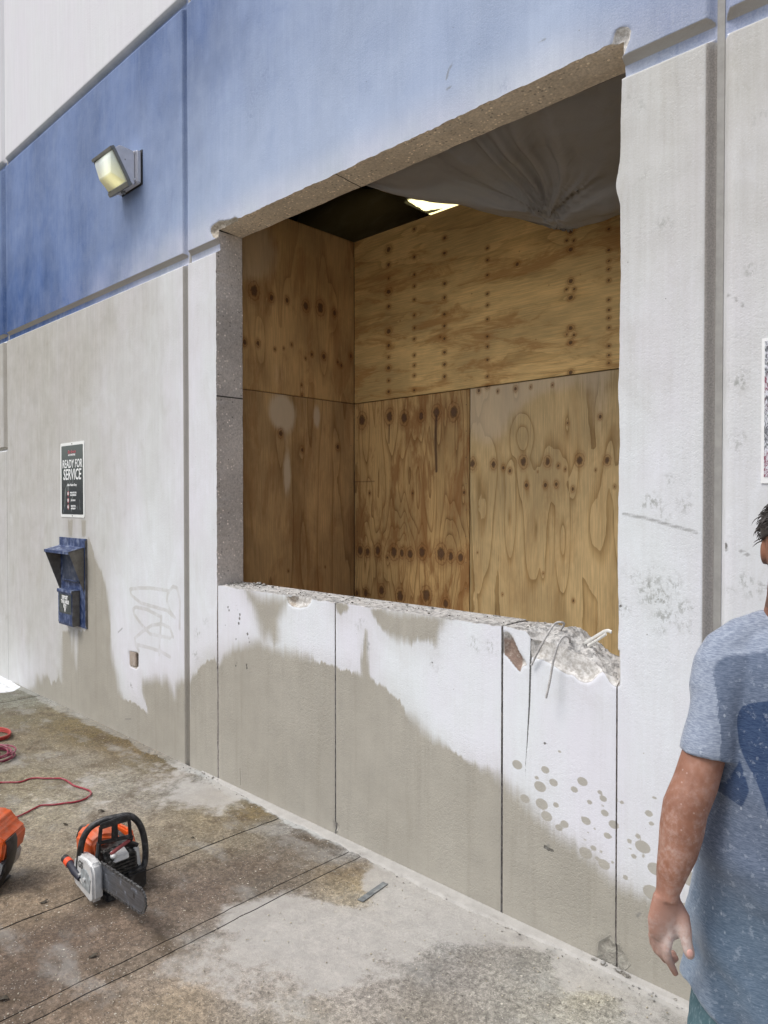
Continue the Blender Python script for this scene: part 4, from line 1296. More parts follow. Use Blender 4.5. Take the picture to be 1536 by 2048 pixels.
dusty = .85 * np.exp(-(ds / .055) ** 2) + .25 * np.exp(-(ds / .22) ** 2) * (np.sin(ang * 90) > .2) + .30 * np.exp(-((ang - .60) / .10) ** 2) * np.clip(1.2 - ds, 0, 1)  # dust pooled at the low point; bright streaks along the folds are painted in
pl = npmesh('plastic_sheet', A.reshape(-1, 3), gridF(A.shape[0], A.shape[1]), plastic_mat('grey_plastic', (.42, .40, .38), .955, .42), None, {'dusty': dusty.ravel()}, smooth=True)
tag(pl, 'grey translucent plastic dust sheet sagging to a point under the lintel', 'plastic sheet')
# a second dark sheet behind the boards
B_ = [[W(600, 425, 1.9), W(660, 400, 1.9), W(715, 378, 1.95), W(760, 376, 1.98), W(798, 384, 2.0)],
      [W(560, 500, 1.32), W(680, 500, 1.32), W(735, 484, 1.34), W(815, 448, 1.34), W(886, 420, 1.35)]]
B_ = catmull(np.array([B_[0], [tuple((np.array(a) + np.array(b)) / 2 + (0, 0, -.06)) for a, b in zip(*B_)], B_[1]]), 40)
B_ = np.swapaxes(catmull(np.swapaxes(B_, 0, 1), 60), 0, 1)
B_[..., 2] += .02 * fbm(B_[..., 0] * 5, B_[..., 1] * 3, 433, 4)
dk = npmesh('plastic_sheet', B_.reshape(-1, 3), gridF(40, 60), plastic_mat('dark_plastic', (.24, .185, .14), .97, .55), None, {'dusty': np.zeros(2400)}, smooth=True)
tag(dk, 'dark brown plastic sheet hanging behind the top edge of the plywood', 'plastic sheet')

# ceiling light seen as a bright wedge beyond the boards
em = Mat('lit_diffuser', .4, (.9, .9, .8))
em.b.inputs['Emission Color'].default_value = (1.0, .88, .42, 1)
em.b.inputs['Emission Strength'].default_value = 2.0
lc = onground(885, 397, 4.45)
cl = empty('ceiling_light', (lc[0], lc[1], 4.5), 'lit yellowish ceiling light panel glowing above the plywood', 'ceiling light')
MB().box(lc[0] - .35, lc[0] + .95, lc[1] - .18, lc[1] + .45, 4.47, 4.51).build('housing', plain('lamp_housing', (.6, .6, .58), .5), cl)
MB().box(lc[0] - .32, lc[0] + .92, lc[1] - .15, lc[1] + .42, 4.452, 4.4695).build('diffuser', em.m, cl)
MB().tube([(lc[0], lc[1], 4.5), (lc[0], lc[1], 4.9)], .01, 8).build('hanger_rod', SCREWM, cl)
# small pendant with its cord
pp = onwall(660, 466, 1.9)
pt = empty('pendant_lamp', tuple(pp), 'small dark pendant lamp on a thin cord behind the plywood corner', 'lamp')
MB().tube([(pp[0], pp[1], pp[2]), (pp[0], pp[1], 4.89)], .004, 6).build('cord', plain('cord_grey', (.3, .3, .3), .5), pt)
s = MB(); s.tube([(pp[0], pp[1], pp[2] + .05), (pp[0], pp[1], pp[2] + .02), (pp[0], pp[1], pp[2] - .01), (pp[0], pp[1], pp[2] - .06)], [.02, .05, .10, .105], 18)
s.build('lamp_shade', plain('shade_metal', (.14, .13, .12), .35, .6), pt, smooth=True)


# ------------------------------------------------------------------ lettering helper
def text_mesh(name, body, size, mat, parent, place, xs=1.0, shear=0.0, offset=0.0, extrude=.0006, spacing=1.0):
    """flat raised lettering; place(x, y, z) turns letter coordinates into metres of the scene"""
    cu = bpy.data.curves.new(name, 'FONT')
    cu.body = body; cu.size = size; cu.shear = shear; cu.offset = offset
    cu.extrude = extrude; cu.align_x = 'CENTER'; cu.align_y = 'CENTER'; cu.resolution_u = 3
    cu.space_character = spacing
    t = bpy.data.objects.new('tmp_text', cu)
    COL.objects.link(t)
    bpy.context.view_layer.update()
    me = bpy.data.meshes.new_from_object(t.evaluated_get(bpy.context.evaluated_depsgraph_get()))
    bpy.data.objects.remove(t); bpy.data.curves.remove(cu)
    for v in me.vertices: v.co = place(v.co.x * xs, v.co.y, v.co.z)
    me.name = name
    me.materials.clear(); me.materials.append(mat)
    o = bpy.data.objects.new(name, me)
    COL.objects.link(o)
    if parent is not None: adopt(o, parent)
    return o


def frustum(mb, a, b):
    """closed solid between two quads"""
    return mb.add(list(a) + list(b), [(0, 1, 2, 3), (7, 6, 5, 4)] + [(i, 4 + i, 4 + (i + 1) % 4, (i + 1) % 4) for i in range(4)])


DUSTW = (.66, .68, .70)
# ------------------------------------------------------------------ wall pack light
WL = empty('wall_light', (-4.83, 0, 3.92), 'grey box wall light with a lit yellowish prismatic lens on the blue band', 'wall light')
LG = plain('lamp_grey_paint', (.68, .68, .72), .5, .1, .08, 20, (DUSTW, .35))
LGD = plain('lamp_dark_rim', (.24, .24, .22), .5, .2, .1, 30)
x0, x1 = -4.985, -4.700
s = MB().box(x0 + .0, x1 + .018, -.042, -.003, 3.925, 4.150)
s.build('back_box', LG, WL, bevel=.008)
s = MB().box(x0 + .012, x1 + .028, -.006, .0005, 3.918, 4.158)
s.build('gasket', plain('black_gasket', (.02, .02, .022), .7), WL)
prof = [(-.045, 4.140), (-.150, 4.148), (-.196, 4.112), (-.085, 3.925), (-.058, 3.905), (-.045, 3.915)]
MB().prism(prof, 'x', x0, x1).build('housing', LG, WL, bevel=.005)
# door rim round the lens, lying on the slanted front
A0 = Vector((0, -.198, 4.113)); A1 = Vector((0, -.084, 3.918)); dn_ = (A1 - A0); nr = Vector((0, -dn_.z, dn_.y)).normalized()
if nr.y > 0: nr = -nr


def lamp_pt(x, t, h): v = A0 + dn_ * t + nr * h; return (x, v.y, v.z)


for nm, (a0, a1, t0, t1, h) in {'door_rim': (x0 - .004, x1 + .004, -.06, .03, .022), 'bottom_rim': (x0 - .004, x1 + .004, .97, 1.10, .022)}.items():
    s = MB(); frustum(s, [lamp_pt(a0, t0, -.012), lamp_pt(a1, t0, -.012), lamp_pt(a1, t1, -.012), lamp_pt(a0, t1, -.012)],
                      [lamp_pt(a0, t0, h), lamp_pt(a1, t0, h), lamp_pt(a1, t1, h), lamp_pt(a0, t1, h)])
    s.build('door_rim', LGD, WL, bevel=.003)
for a0, a1 in ((x0 - .004, x0 + .010), (x1 - .010, x1 + .004)):
    s = MB(); frustum(s, [lamp_pt(a0, .03, -.012), lamp_pt(a1, .03, -.012), lamp_pt(a1, .97, -.012), lamp_pt(a0, .97, -.012)],
                      [lamp_pt(a0, .03, .012), lamp_pt(a1, .03, .012), lamp_pt(a1, .97, .012), lamp_pt(a0, .97, .012)])
    s.build('door_rim', LGD, WL, bevel=.002)
ln = Mat('prismatic_lens', .28, (.75, .76, .68), 0, .5)
P_ = ln.pos(); lx, ly, lz = ln.sep(P_)
rib = ln.math('SINE', ln.mul(ln.add(lx, ly), 900))
ln.color(ln.mix(ln.ramp(lz, 4.08, 3.95), (.66, .70, .70), (.78, .75, .52)))
ln.bump(rib, .35, .003)
ln.b.inputs['Transmission Weight'].default_value = .25
ln.set(ln.b.inputs['Emission Color'], ln.mix(ln.ramp(ln.normal()[2], -.75, -.35), (1.0, .90, .42), (.86, .92, .78)))
core = ln.math('SUBTRACT', 1.0, ln.ramp(ln.math('ABSOLUTE', ln.sub(lx, -4.81)), .0, .12))
ln.set(ln.b.inputs['Emission Strength'], ln.add(.06, ln.mul(core, .34)))
s = MB()
xa, xb = x0 + .012, x1 - .012
q = [lamp_pt(0, .04, .012), (0, -.205, 4.060), (0, -.190, 3.965), lamp_pt(0, .96, .016)]
inn = .040
P1 = [(xa, q[0][1], q[0][2]), (xa + .010, q[1][1], q[1][2]), (xa + inn, q[2][1], q[2][2]), (xa, q[3][1], q[3][2])]
P2 = [(xb, q[0][1], q[0][2]), (xb - .010, q[1][1], q[1][2]), (xb - inn, q[2][1], q[2][2]), (xb, q[3][1], q[3][2])]
frustum(s, P1, P2)
s.build('lens', ln.m, WL, bevel=.004)
for z in (4.135, 3.945):
    MB().tube([(x1 + .004, -.052, z), (x1 + .004, -.040, z)], .007, 10).build('hinge_knuckle', LG, WL)
MB().ball((x1 + .0005, -.115, 4.06), (.002, .004, .005), 10, 6).build('plug', LGD, WL)
MB().tube([(-4.86, -.05, 3.915), (-4.86, -.05, 3.895)], .016, 12).build('conduit_plug', LGD, WL)

# ------------------------------------------------------------------ READY FOR SERVICE sign
SG = empty('service_sign', (-5.857, 0, 1.585), 'dark sign with white border reading READY FOR SERVICE above the blue drop box', 'sign')
sx0, sx1, sz0, sz1 = -6.087, -5.629, 1.585, 2.195


def rounded(x0, x1, z0, z1, r, y, n=5):
    out = []
    for cx, cz, a in ((x1 - r, z1 - r, 0), (x0 + r, z1 - r, 90), (x0 + r, z0 + r, 180), (x1 - r, z0 + r, 270)):
        for i in range(n + 1):
            t = R(a + 90 * i / n); out.append((cx + r * math.cos(t), cz + r * math.sin(t)))
    return out


def plate(x0, x1, z0, z1, r, y0, y1): return MB().prism(rounded(x0, x1, z0, z1, r, 0), 'y', y0, y1)


plate(sx0, sx1, sz0, sz1, .02, -.004, -.0005).build('border', plain('sign_white', (.80, .82, .80), .35, 0, .05), SG)
pm = Mat('sign_print', .22)
P_ = pm.pos(); ax, ay, az = pm.sep(P_)
fo = pm.noise(P_, 5, 4, .6, .8); fo2 = pm.noise(pm.scale(P_, (1, 1, .5)), 9, 4, .6, 2.0)
cc = pm.mix(pm.ramp(az, 2.15, 1.75), (.075, .095, .092), (.020, .028, .034))
cc = pm.mix(pm.mul(pm.ramp(fo2, .58, .66), pm.ramp(az, 1.98, 1.80, 0, .75)), cc, (.18, .20, .20))
cc = pm.mix(pm.mul(pm.ramp(fo, .55, .7), .5), cc, (.03, .055, .09))
pm.color(cc)
plate(sx0 + .024, sx1 - .024, sz0 + .024, sz1 - .024, .008, -.0052, -.0042).build('print', pm.m, SG)
WHT = plain('print_white', (.82, .84, .84), .4, 0, .03)
RED = plain('print_red', (.42, .10, .12), .4, 0, .05)


def on_sign(cx, cz): return lambda x, y, z: Vector((cx + x, -.0056 - z, cz + y))


mx = (sx0 + sx1) / 2
text_mesh('lettering', 'READY FOR', .094, WHT, SG, on_sign(mx + .002, 2.018), .76, .12, .0012)
text_mesh('lettering', 'SERVICE', .124, WHT, SG, on_sign(mx + .002, 1.930), .76, .12, .0016)
text_mesh('lettering', 'Ray Service', .036, RED, SG, on_sign(mx - .005, 2.118), .9, .5, .0008)
text_mesh('lettering', 'AUTOMOTIVE', .020, WHT, SG, on_sign(mx - .002, 2.092), 1.05, 0, .0009)
text_mesh('lettering', 'After Hours Drop', .026, WHT, SG, on_sign(mx - .004, 1.848), .95, .3, .0008)
for i, zc in enumerate((1.777, 1.722, 1.668)):
    s = MB().ball((mx - .074, -.0056, zc), (.017, .0009, .022), 16, 6)
    s.build('icon', RED, SG, smooth=True)
    MB().box(mx - .083, mx - .066, -.0072, -.0058, zc - .010, zc + .012).build('icon', WHT, SG)
    for j, (w_, dz) in enumerate(((.135, .008), (.125, -.012)) if i != 1 else ((.11, 0),)):
        b_ = {(0, 0): 'PARK & LOCK CAR', (0, 1): 'FILL IN ENVELOPE', (1, 0): 'PUT KEYS IN', (2, 0): 'DROP IN THE', (2, 1): 'BOX BELOW'}[(i, j)]
        text_mesh('lettering', b_, .0175, WHT, SG, on_sign(mx + .022, zc + dz), .80, 0, .0009)
for z in (sz0 + .012, sz1 - .012):
    MB().ball((mx, -.0045, z), (.006, .003, .006), 10, 6).build('screw', SCREWM, SG, smooth=True)

# ------------------------------------------------------------------ blue drop box
DB = empty('drop_box', (-5.85, 0, .70), 'dark blue steel key drop box with a sloped hood on the wall under the sign', 'drop box')
bm_ = Mat('blue_steel', .5, spec=.4)
P_ = bm_.pos()
n1 = bm_.noise(P_, 22, 5, .65); n2 = bm_.noise(bm_.scale(P_, (40, 40, 4)), 1, 4, .6)
nzz = bm_.normal()[2]; nxx = bm_.normal()[0]
c = bm_.vscale((.020, .042, .125), bm_.ramp(n1, .3, .7, .7, 1.35))
f = bm_.mul(bm_.ramp(bm_.add(bm_.mul(n1, .5), bm_.mul(n2, .5)), .46, .66), bm_.ramp(nzz, -.1, .8, .38, .85))
c = bm_.mix(f, c, (.40, .45, .55))
bm_.color(bm_.mix(bm_.mul(bm_.ramp(nxx, .5, .8), .9), c, bm_.vscale((.17, .155, .125), bm_.ramp(n1, .3, .7, .8, 1.2))))
BL = bm_.m
s = MB().prism([(-6.105, .735), (-6.085, .715), (-5.592, .705), (-5.592, 1.418), (-6.108, 1.418)], 'y', -.010, -.0005)
s.build('back_plate', BL, DB, bevel=.002)
MB().box(-5.612, -5.594, -.018, -.0102, .72, 1.405).build('edge_flange', BL, DB)
MB().box(-6.105, -5.594, -.016, -.0102, 1.335, 1.352).build('top_flange', BL, DB)
# hood: two side cheeks and a sloping roof, open below
hx0, hx1 = -6.085, -5.612
cheek = [(-.0104, 1.345), (-.135, 1.315), (-.135, 1.302), (-.0104, .965)]
for xa_ in (hx0, hx1 - .004):
    MB().prism([(a, b) for a, b in cheek], 'x', xa_, xa_ + .004).build('hood_cheek', BL, DB)
s = MB().prism([(-.0104, 1.3485), (-.0104, 1.3535), (-.142, 1.322), (-.142, 1.300), (-.1385, 1.300), (-.1385, 1.317)], 'x', hx0 - .003, hx1 + .003)
s.build('hood_roof', BL, DB)
s = MB().box(-6.00, -5.68, -.030, -.0105, 1.06, 1.285)
s.build('slot_flap', plain('flap_dark_blue', (.016, .03, .07), .5, .1, .2, 20, (DUSTW, .25)), DB, bevel=.004)
MB().box(-5.97, -5.71, -.036, -.0302, 1.072, 1.080).build('flap_lip', BL, DB)
# envelope box
ex0, ex1, ey = -5.985, -5.712, -.072
s = MB().prism([(-.0106, .722), (ey + .006, .712), (ey, .735), (ey, .985), (ey + .01, 1.0), (-.0106, 1.0)], 'x', ex0, ex1)
s.build('envelope_box', BL, DB, bevel=.003)
s = MB().prism([(-.0106, 1.0025), (ey - .006, 1.0025), (ey - .010, .985), (ey - .004, .972), (ey - .0008, .985), (ey - .0008, .9995), (-.0106, 1.0015)], 'x', ex0 - .003, ex1 + .003)
s.build('box_lid', BL, DB)
MB().box(ex0 + .03, ex1 - .012, ey - .0028, ey - .0008, .81, .965).build('label_plate', plain('label_black', (.035, .045, .045), .5, 0, .2, 30, (DUSTW, .2)), DB)


def on_box(cx, cz): return lambda x, y, z: Vector((cx + x, ey - .0036 - z, cz + y))


bx = (ex0 + ex1) / 2 + .008
text_mesh('lettering', 'DEPOSIT', .040, WHT, DB, on_box(bx - .004, .938), .72, 0, .0016)
text_mesh('lettering', 'THE LARGE', .040, WHT, DB, on_box(bx, .903), .74, 0, .0016)
text_mesh('lettering', 'KEY', .040, WHT, DB, on_box(bx - .002, .868), .80, 0, .0016)
MB().ball((bx - .002, ey - .003, .838), (.014, .004, .017), 14, 8).build('lock', plain('lock_chrome', (.85, .85, .85), .2, .3), DB, smooth=True)

# ------------------------------------------------------------------ small cover plate in the broken patch, poster at the right
pc = onwall(266, 1317)
MB().box(pc[0] - .045, pc[0] + .042, -.002, .012, pc[2] - .05, pc[2] + .045).build('cover_plate', plain('tan_plate', (.36, .30, .25), .7, 0, .15, 40, (DUSTW, .3)))
o = bpy.data.objects['cover_plate']
tag(o, 'small tan cover plate set in a chipped patch low on the wall', 'cover plate')
PO = empty('poster', (-.45, 0, 1.775), 'dusty scraped poster with purple red print at the right edge of the photo', 'poster')
MB().box(-.703, -.24, -.004, -.0008, 1.775, 2.232).build('border', plain('poster_border', (.78, .79, .79), .5, 0, .05), PO)
pm = Mat('poster_print', .7)
P_ = pm.pos()
n1 = pm.noise(pm.scale(P_, (1, 1, 1)), 7, 3, .5, .5); n2 = pm.noise(pm.scale(P_, (2.2, 2.2, 1.0)), 45, 4, .7, 1.5)
c = pm.mix(pm.ramp(n1, .50, .56), (.10, .105, .12), (.20, .035, .075))
pm.color(pm.mix(pm.ramp(n2, .42, .60), c, (.62, .64, .69)))
MB().box(-.694, -.250, -.0055, -.0042, 1.795, 2.222).build('print', pm.m, PO)

# ------------------------------------------------------------------ red cord on the slab
CM = plain('red_rubber_cord', (.30, .022, .040), .45, 0, .15, 30, ((.5, .4, .4), .35))


def ground_path(pts, z=.006, jit=0.0):
    q = np.array([onground(a, b, z) for a, b in pts])
    q = catmull(q, len(pts) * 10)
    q[:, 2] = z + jit * np.abs(fbm(np.arange(len(q)) * .13, np.zeros(len(q)), 611, 3))
    return [tuple(v) for v in q]


cord = [(-120, 1600), (-60, 1570), (0, 1565), (40, 1564), (62, 1557), (95, 1557), (125, 1558), (145, 1570), (160, 1575), (178, 1581), (182, 1588), (172, 1597), (150, 1604), (110, 1609), (80, 1612), (50, 1627), (25, 1637), (0, 1640), (-60, 1640), (-140, 1680)]
s = MB().tube(ground_path(cord, .006, .004), .0052, 8)
s.build('extension_cord', CM, smooth=True)
tag(bpy.data.objects['extension_cord'], 'long red extension cord curving over the slab behind the chainsaw', 'cord')
cen = onground(-12, 1513, .006)
q = []
for i in range(240):
    t = i / 239 * 5 * 2 * math.pi
    r_ = .125 + .022 * math.sin(t * .37) + .012 * math.sin(t * 1.31)
    q.append((cen[0] + r_ * math.cos(t) * 1.15 + .010 * math.sin(t * .61), cen[1] + r_ * math.sin(t) * .8, .006 + .010 * (i / 48) + .004 * math.sin(t * 2.3)))
s = MB().tube(q, .0055, 7)
s.build('coiled_cord', plain('purple_red_cord', (.22, .020, .055), .45, 0, .15, 30, ((.5, .4, .4), .45)), smooth=True)
tag(bpy.data.objects['coiled_cord'], 'small coil of purplish red cord lying at the left edge', 'cord')
k = onground(-9, 1474, .0)
s = MB()
for j in range(3):
    s.tube([(k[0] + .12 * math.cos(t * .2 + j) * (1 + .1 * j), k[1] + .09 * math.sin(t * .2 + j), .008 + .011 * j) for t in range(33)], .0065, 8)
s.build('hose_loop', plain('red_hose', (.40, .05, .04), .5, 0, .1, 20), smooth=True)
tag(bpy.data.objects['hose_loop'], 'red hose loop at the left edge beyond the coiled cord', 'hose')

# ------------------------------------------------------------------ rubble, grit and leaves
rb_ = random.Random(5)


def rock(mb, c, r, seed):
    bm = bmesh.new()
    bmesh.ops.create_icosphere(bm, subdivisions=2 if r > .010 else 1, radius=1)
    rr = random.Random(seed); sx_, sy_, sz_ = rr.uniform(.7, 1.3), rr.uniform(.7, 1.3), rr.uniform(.45, .9)
    for v in bm.verts:
        n_ = mnoise.noise(v.co * 1.3 + Vector((seed * 3.7, 0, 0)))
        v.co = Vector((v.co.x * sx_, v.co.y * sy_, v.co.z * sz_)) * r * (1 + .45 * n_)
    V = [tuple(v.co + Vector(c)) for v in bm.verts]; F = [tuple(v.index for v in f.verts) for f in bm.faces]
    bm.free()
    mb.add(V, F)


RUB = make_raw_mat('rubble', (.52, .51, .48), .5, .2, .003)
GRIT = plain('grit', (.42, .38, .30), .9, 0, .4, 90)
# crumbs on the sill and in the corners of the opening
s = MB()
for i in range(260):
    x = rb_.uniform(XL + .02, XR - .3); y = rb_.uniform(.01, THK - .005)
    if rb_.random() < .35: x = XL + .02 + abs(rb_.gauss(0, .12)); y = rb_.uniform(.02, .17)
    r_ = rb_.choice([.002, .003, .004, .0025, .006])
    rock(s, (x, y, ZS + .002 + r_ * .4), r_, i)
for (px, py, r_) in [(518, 1168, .016), (528, 1170, .013), (508, 1167, .010), (446, 1166, .008), (456, 1165, .010), (468, 1166, .012), (480, 1166, .010), (940, 1214, .006), (545, 1174, .008), (990, 1232, .008)]:
    v = onground(px, py, ZS + r_ * .3); rock(s, (v[0], max(.01, min(.18, v[1])), ZS + r_ * .4), r_, int(px))
o = s.build('sill_crumbs', RUB); tag(o, 'white concrete crumbs lying along the sawn sill', 'rubble', kind='stuff')
s = MB()
spots = [(418, 1545, 6), (430, 1556, 8), (440, 1560, 6), (676, 1668, 5), (1196, 1915, 8), (1180, 1905, 6), (1214, 1930, 7), (1236, 1940, 8), (1252, 1955, 9), (1208, 1922, 5), (1222, 1915, 9), (1246, 1938, 11), (1260, 1958, 6), (1352, 2002, 7), (1174, 1911, 4), (1150, 1905, 3)]
for i, (px, py, r_) in enumerate(spots):
    v = onground(px, py, 0); rock(s, (v[0], min(v[1], -.010), r_ * .0008), r_ * .0013, 70 + i)
for i in range(420):
    x = rb_.uniform(-6.5, -.7); y = -abs(rb_.gauss(0, .05)) - .006
    rock(s, (x, y, .002), rb_.choice([.0015, .002, .003, .004]), 900 + i)
o = s.build('rubble_along_wall', RUB); tag(o, 'pale broken crumbs along the foot of the wall', 'rubble', kind='stuff')
s = MB()
for i in range(1500):
    px, py = rb_.uniform(0, 1450), rb_.uniform(1400, 2046)
    v = onground(px, py, 0)
    if v[1] > -.03: continue
    rock(s, (v[0], v[1], .001), rb_.choice([.0012, .0016, .002, .0025, .0034]), 2000 + i)
o = s.build('grit', GRIT); tag(o, 'fine pale grit scattered over the slabs', 'grit', kind='stuff')
# dried leaves
lm = plain('dry_leaf', (.055, .045, .03), .7, 0, .3, 60)
for i, (px, py, L, a, lab) in enumerate([(203, 1622, .05, .2, 'small dark leaf above the chainsaw between the cord and the joint'), (131, 1649, .04, -.1, 'small dark leaf left above the orange saw cover'),
                                         (36, 1669, .032, .3, 'dark leaf scrap beside the orange machine at the left edge'), (88, 1804, .045, .7, 'dark round leaf lying left of the chainsaw nose'),
                                         (187, 1912, .045, .3, 'dark stained leaf below the chainsaw nose'), (8, 1998, .05, 0, 'dark leaf scrap at the lower left edge'), (386, 1676, .022, .2, 'tiny dark leaf right of the chainsaw handle')]):
    v = onground(px, py, .004)
    L *= .75
    s = MB(); V = []; F = []
    for j in range(7):
        t = j / 6; w_ = L * .28 * math.sin(math.pi * min(1, t * 1.05 + .02)) ** .8 + .0005
        for sd_ in (-1, 0, 1): V.append((L * (t - .5), sd_ * w_, .003 * abs(sd_) + .004 * math.sin(t * 5 + i)))
    for j in range(6):
        for k_ in (0, 1): F.append((j * 3 + k_, j * 3 + k_ + 1, j * 3 + k_ + 4, j * 3 + k_ + 3))
    M = Matrix.Translation(Vector(v)) @ Matrix.Rotation(a + R(45), 4, 'Z')
    s.add([tuple(M @ Vector(p)) for p in V], F)
    o = s.build('dry_leaf', lm, smooth=True)
    so2 = o.modifiers.new('thick', 'SOLIDIFY'); so2.thickness = .0008
    tag(o, lab, 'leaf', 'dried leaves on the slabs')
# blue grey strip of tape stuck near the wall
q = [onground(a, b, .002) for a, b in [(714, 1800), (726, 1804), (776, 1768), (766, 1764)]]
s = MB(); s.add([tuple(v) for v in q] + [(v[0], v[1], .0035) for v in q], [(3, 2, 1, 0), (4, 5, 6, 7)] + [(i, (i + 1) % 4, 4 + (i + 1) % 4, 4 + i) for i in range(4)])
o = s.build('rubber_strip', plain('blue_grey_strip', (.15, .165, .17), .85, 0, .3, 30, ((.34, .34, .32), .85)))
tag(o, 'flat blue grey strip lying on the slab near the wall', 'strip')


# ------------------------------------------------------------------ CHAINSAW on the slab
ORG = plain('orange_plastic', (.62, .095, .012), .38, 0, .12, 18, ((.55, .42, .34), .35))
BLK = plain('black_plastic', (.014, .014, .015), .42, 0, .25, 55, ((.40, .40, .40), .22))
BLK2 = plain('black_wet_metal', (.022, .021, .020), .28, .3, .4, 80, ((.45, .44, .42), .35))
SIL = plain('dusty_silver', (.56, .565, .56), .5, .25, .22, 22, ((.80, .80, .80), .65))
GREYP = plain('grey_plastic_cover', (.42, .42, .41), .5, 0, .1, 18, ((.6, .6, .58), .3))
bm2 = Mat('worn_bar_steel', .34, (.2, .2, .21), .75)
P_ = bm2.pos()
n1 = bm2.noise(P_, 30, 5, .65, .4); n2 = bm2.noise(bm2.scale(P_, (12, 12, 160)), 1, 3, .6)
bm2.color(bm2.mix(bm2.ramp(n1, .56, .72), bm2.vscale((.17, .18, .20), bm2.ramp(n2, .3, .7, .8, 1.25)), (.40, .44, .52)))
bm2.rough(bm2.ramp(n1, .4, .7, .30, .6))
BAR = bm2.m
CHN = plain('chain_steel', (.10, .10, .10), .45, .6, .5, 90, ((.5, .5, .5), .4))

OX, OY = -3.0, -1.03
SAW = empty('chainsaw', (OX, OY, 0), 'orange and black concrete cutting chainsaw with a broad steel bar on the slab', 'chainsaw')


def L(x, y, z): return (OX + x, OY + y, z)


def lbox(mb, x0, x1, y0, y1, z0, z1): return mb.box(OX + x0, OX + x1, OY + y0, OY + y1, z0, z1)


def sdw_(px, py, x): v = onside(px, py, x); return (float(v[0]), float(v[1]), float(v[2]))


# crankcase and cylinder
s = MB(); s.prism([(-.24, .03), (.035, .028), (.055, .075), (.04, .175), (.0, .205), (-.20, .215), (-.25, .15)], 'y', -.06, .085)
s.V = [L(*v) for v in s.V]
s.build('engine_body', BLK2, SAW, bevel=.008)
for i in range(7):
    s = MB(); lbox(s, .030, .062 - .002 * i, -.035, .070, .088 + i * .014, .094 + i * .014)
    s.build('cooling_fin', BLK2, SAW, bevel=.0015)
s = MB(); lbox(s, .03, .085, .015, .105, .018, .105); s.build('front_foot', BLK, SAW, bevel=.010)
s = MB(); lbox(s, .00, .062, -.07, -.01, .0, .045); s.build('base_foot', BLK, SAW, bevel=.012)
s = MB(); lbox(s, .035, .080, .000, .038, .002, .040); s.build('base_foot', BLK, SAW, bevel=.012)
s = MB(); lbox(s, -.22, -.15, -.05, .08, .0, .035); s.build('base_foot', BLK, SAW, bevel=.010)
s = MB(); s.prism([(.02, .150), (.060, .165), (.055, .185), (.01, .20)], 'y', -.03, .035); s.V = [L(*v) for v in s.V]
s.build('muffler_bracket', SIL, SAW, bevel=.003)
s = MB(); s.tube([L(.052, -.045, .205), L(.05, -.02, .215), L(.045, .02, .226), L(.04, .045, .232)], .008, 8)
s.build('red_choke_lever', plain('dull_red', (.25, .05, .05), .5), SAW, smooth=True)
s = MB(); s.ball(L(.055, -.035, .195), (.016, .014, .012), 10, 6); s.build('spark_cap', SIL, SAW, smooth=True)
# orange top cover and starter side
s = MB()
sect = [(-.245, [(-.065, .12), (.075, .12), (.08, .18), (.04, .225), (-.03, .235), (-.07, .20)]),
        (-.13, [(-.085, .10), (.08, .10), (.085, .19), (.03, .255), (-.045, .275), (-.09, .24)]),
        (-.05, [(-.078, .14), (.06, .16), (.065, .19), (.02, .235), (-.035, .252), (-.082, .225)])]
for i in range(2):
    a, b = sect[i], sect[i + 1]
    V = [(a[0], y, z) for y, z in a[1]] + [(b[0], y, z) for y, z in b[1]]
    F = [(j, (j + 1) % 6, 6 + (j + 1) % 6, 6 + j) for j in range(6)]
    if i == 0: F.append((5, 4, 3, 2, 1, 0))
    if i == 1: F.append((6, 7, 8, 9, 10, 11))
    s.add([L(*v) for v in V], F)
s.build('top_cover', ORG, SAW, bevel=.012, bseg=3, smooth=True)
s = MB(); s.prism([(-.22, .06), (-.03, .06), (-.02, .17), (-.06, .23), (-.20, .22), (-.24, .14)], 'y', .0855, .112); s.V = [L(*v) for v in s.V]
s.build('starter_cover', ORG, SAW, bevel=.008)
s = MB(); s.tube([L(.03, .080, .19), L(.035, .088, .12), L(.035, .092, .08)], [(.008, .012)] * 3, 8); s.build('side_guard', SIL, SAW, smooth=True)
# rear handle behind the cover
s = MB(); s.tube([L(-.23, .02, .17), L(-.31, .02, .175), L(-.38, .02, .155), L(-.41, .02, .11), L(-.38, .02, .05), L(-.28, .02, .035), L(-.22, .02, .05)], [.020, .019, .018, .017, .019, .022, .024], 12)
s.build('rear_handle', BLK, SAW, smooth=True)
# wrap handle
hp_ = [(158, 1735, -3.10), (160, 1708, -3.09), (166, 1678, -3.075), (180, 1656, -3.06), (203, 1642, -3.04), (230, 1635, -3.015), (254, 1631, -2.995), (268, 1636, -2.985), (281, 1652, -2.975), (289, 1680, -2.965), (291, 1712, -2.955), (286, 1736, -2.95), (273, 1750, -2.95), (262, 1752, -2.955)]
hp3 = catmull(np.array([sdw_(*p) for p in hp_]), 70)
s = MB().tube([tuple(v) for v in hp3], .0138, 12)
s.build('wrap_handle', BLK, SAW, smooth=True)
# hand guard: a thick plate with two windows
gq = {(0, 0): (196, 1690, -2.985), (1, 0): (262, 1676, -2.955), (0, 1): (200, 1648, -2.975), (1, 1): (258, 1627, -2.945)}
g00, g10, g01, g11 = [Vector(sdw_(*gq[k])) for k in ((0, 0), (1, 0), (0, 1), (1, 1))]


def gp(u, v, t=0.0):
    p = g00 * (1 - u) * (1 - v) + g10 * u * (1 - v) + g01 * (1 - u) * v + g11 * u * v
    nn = (g10 - g00).cross(g01 - g00).normalized()
    if nn.x < 0: nn = -nn
    return tuple(p + nn * t)


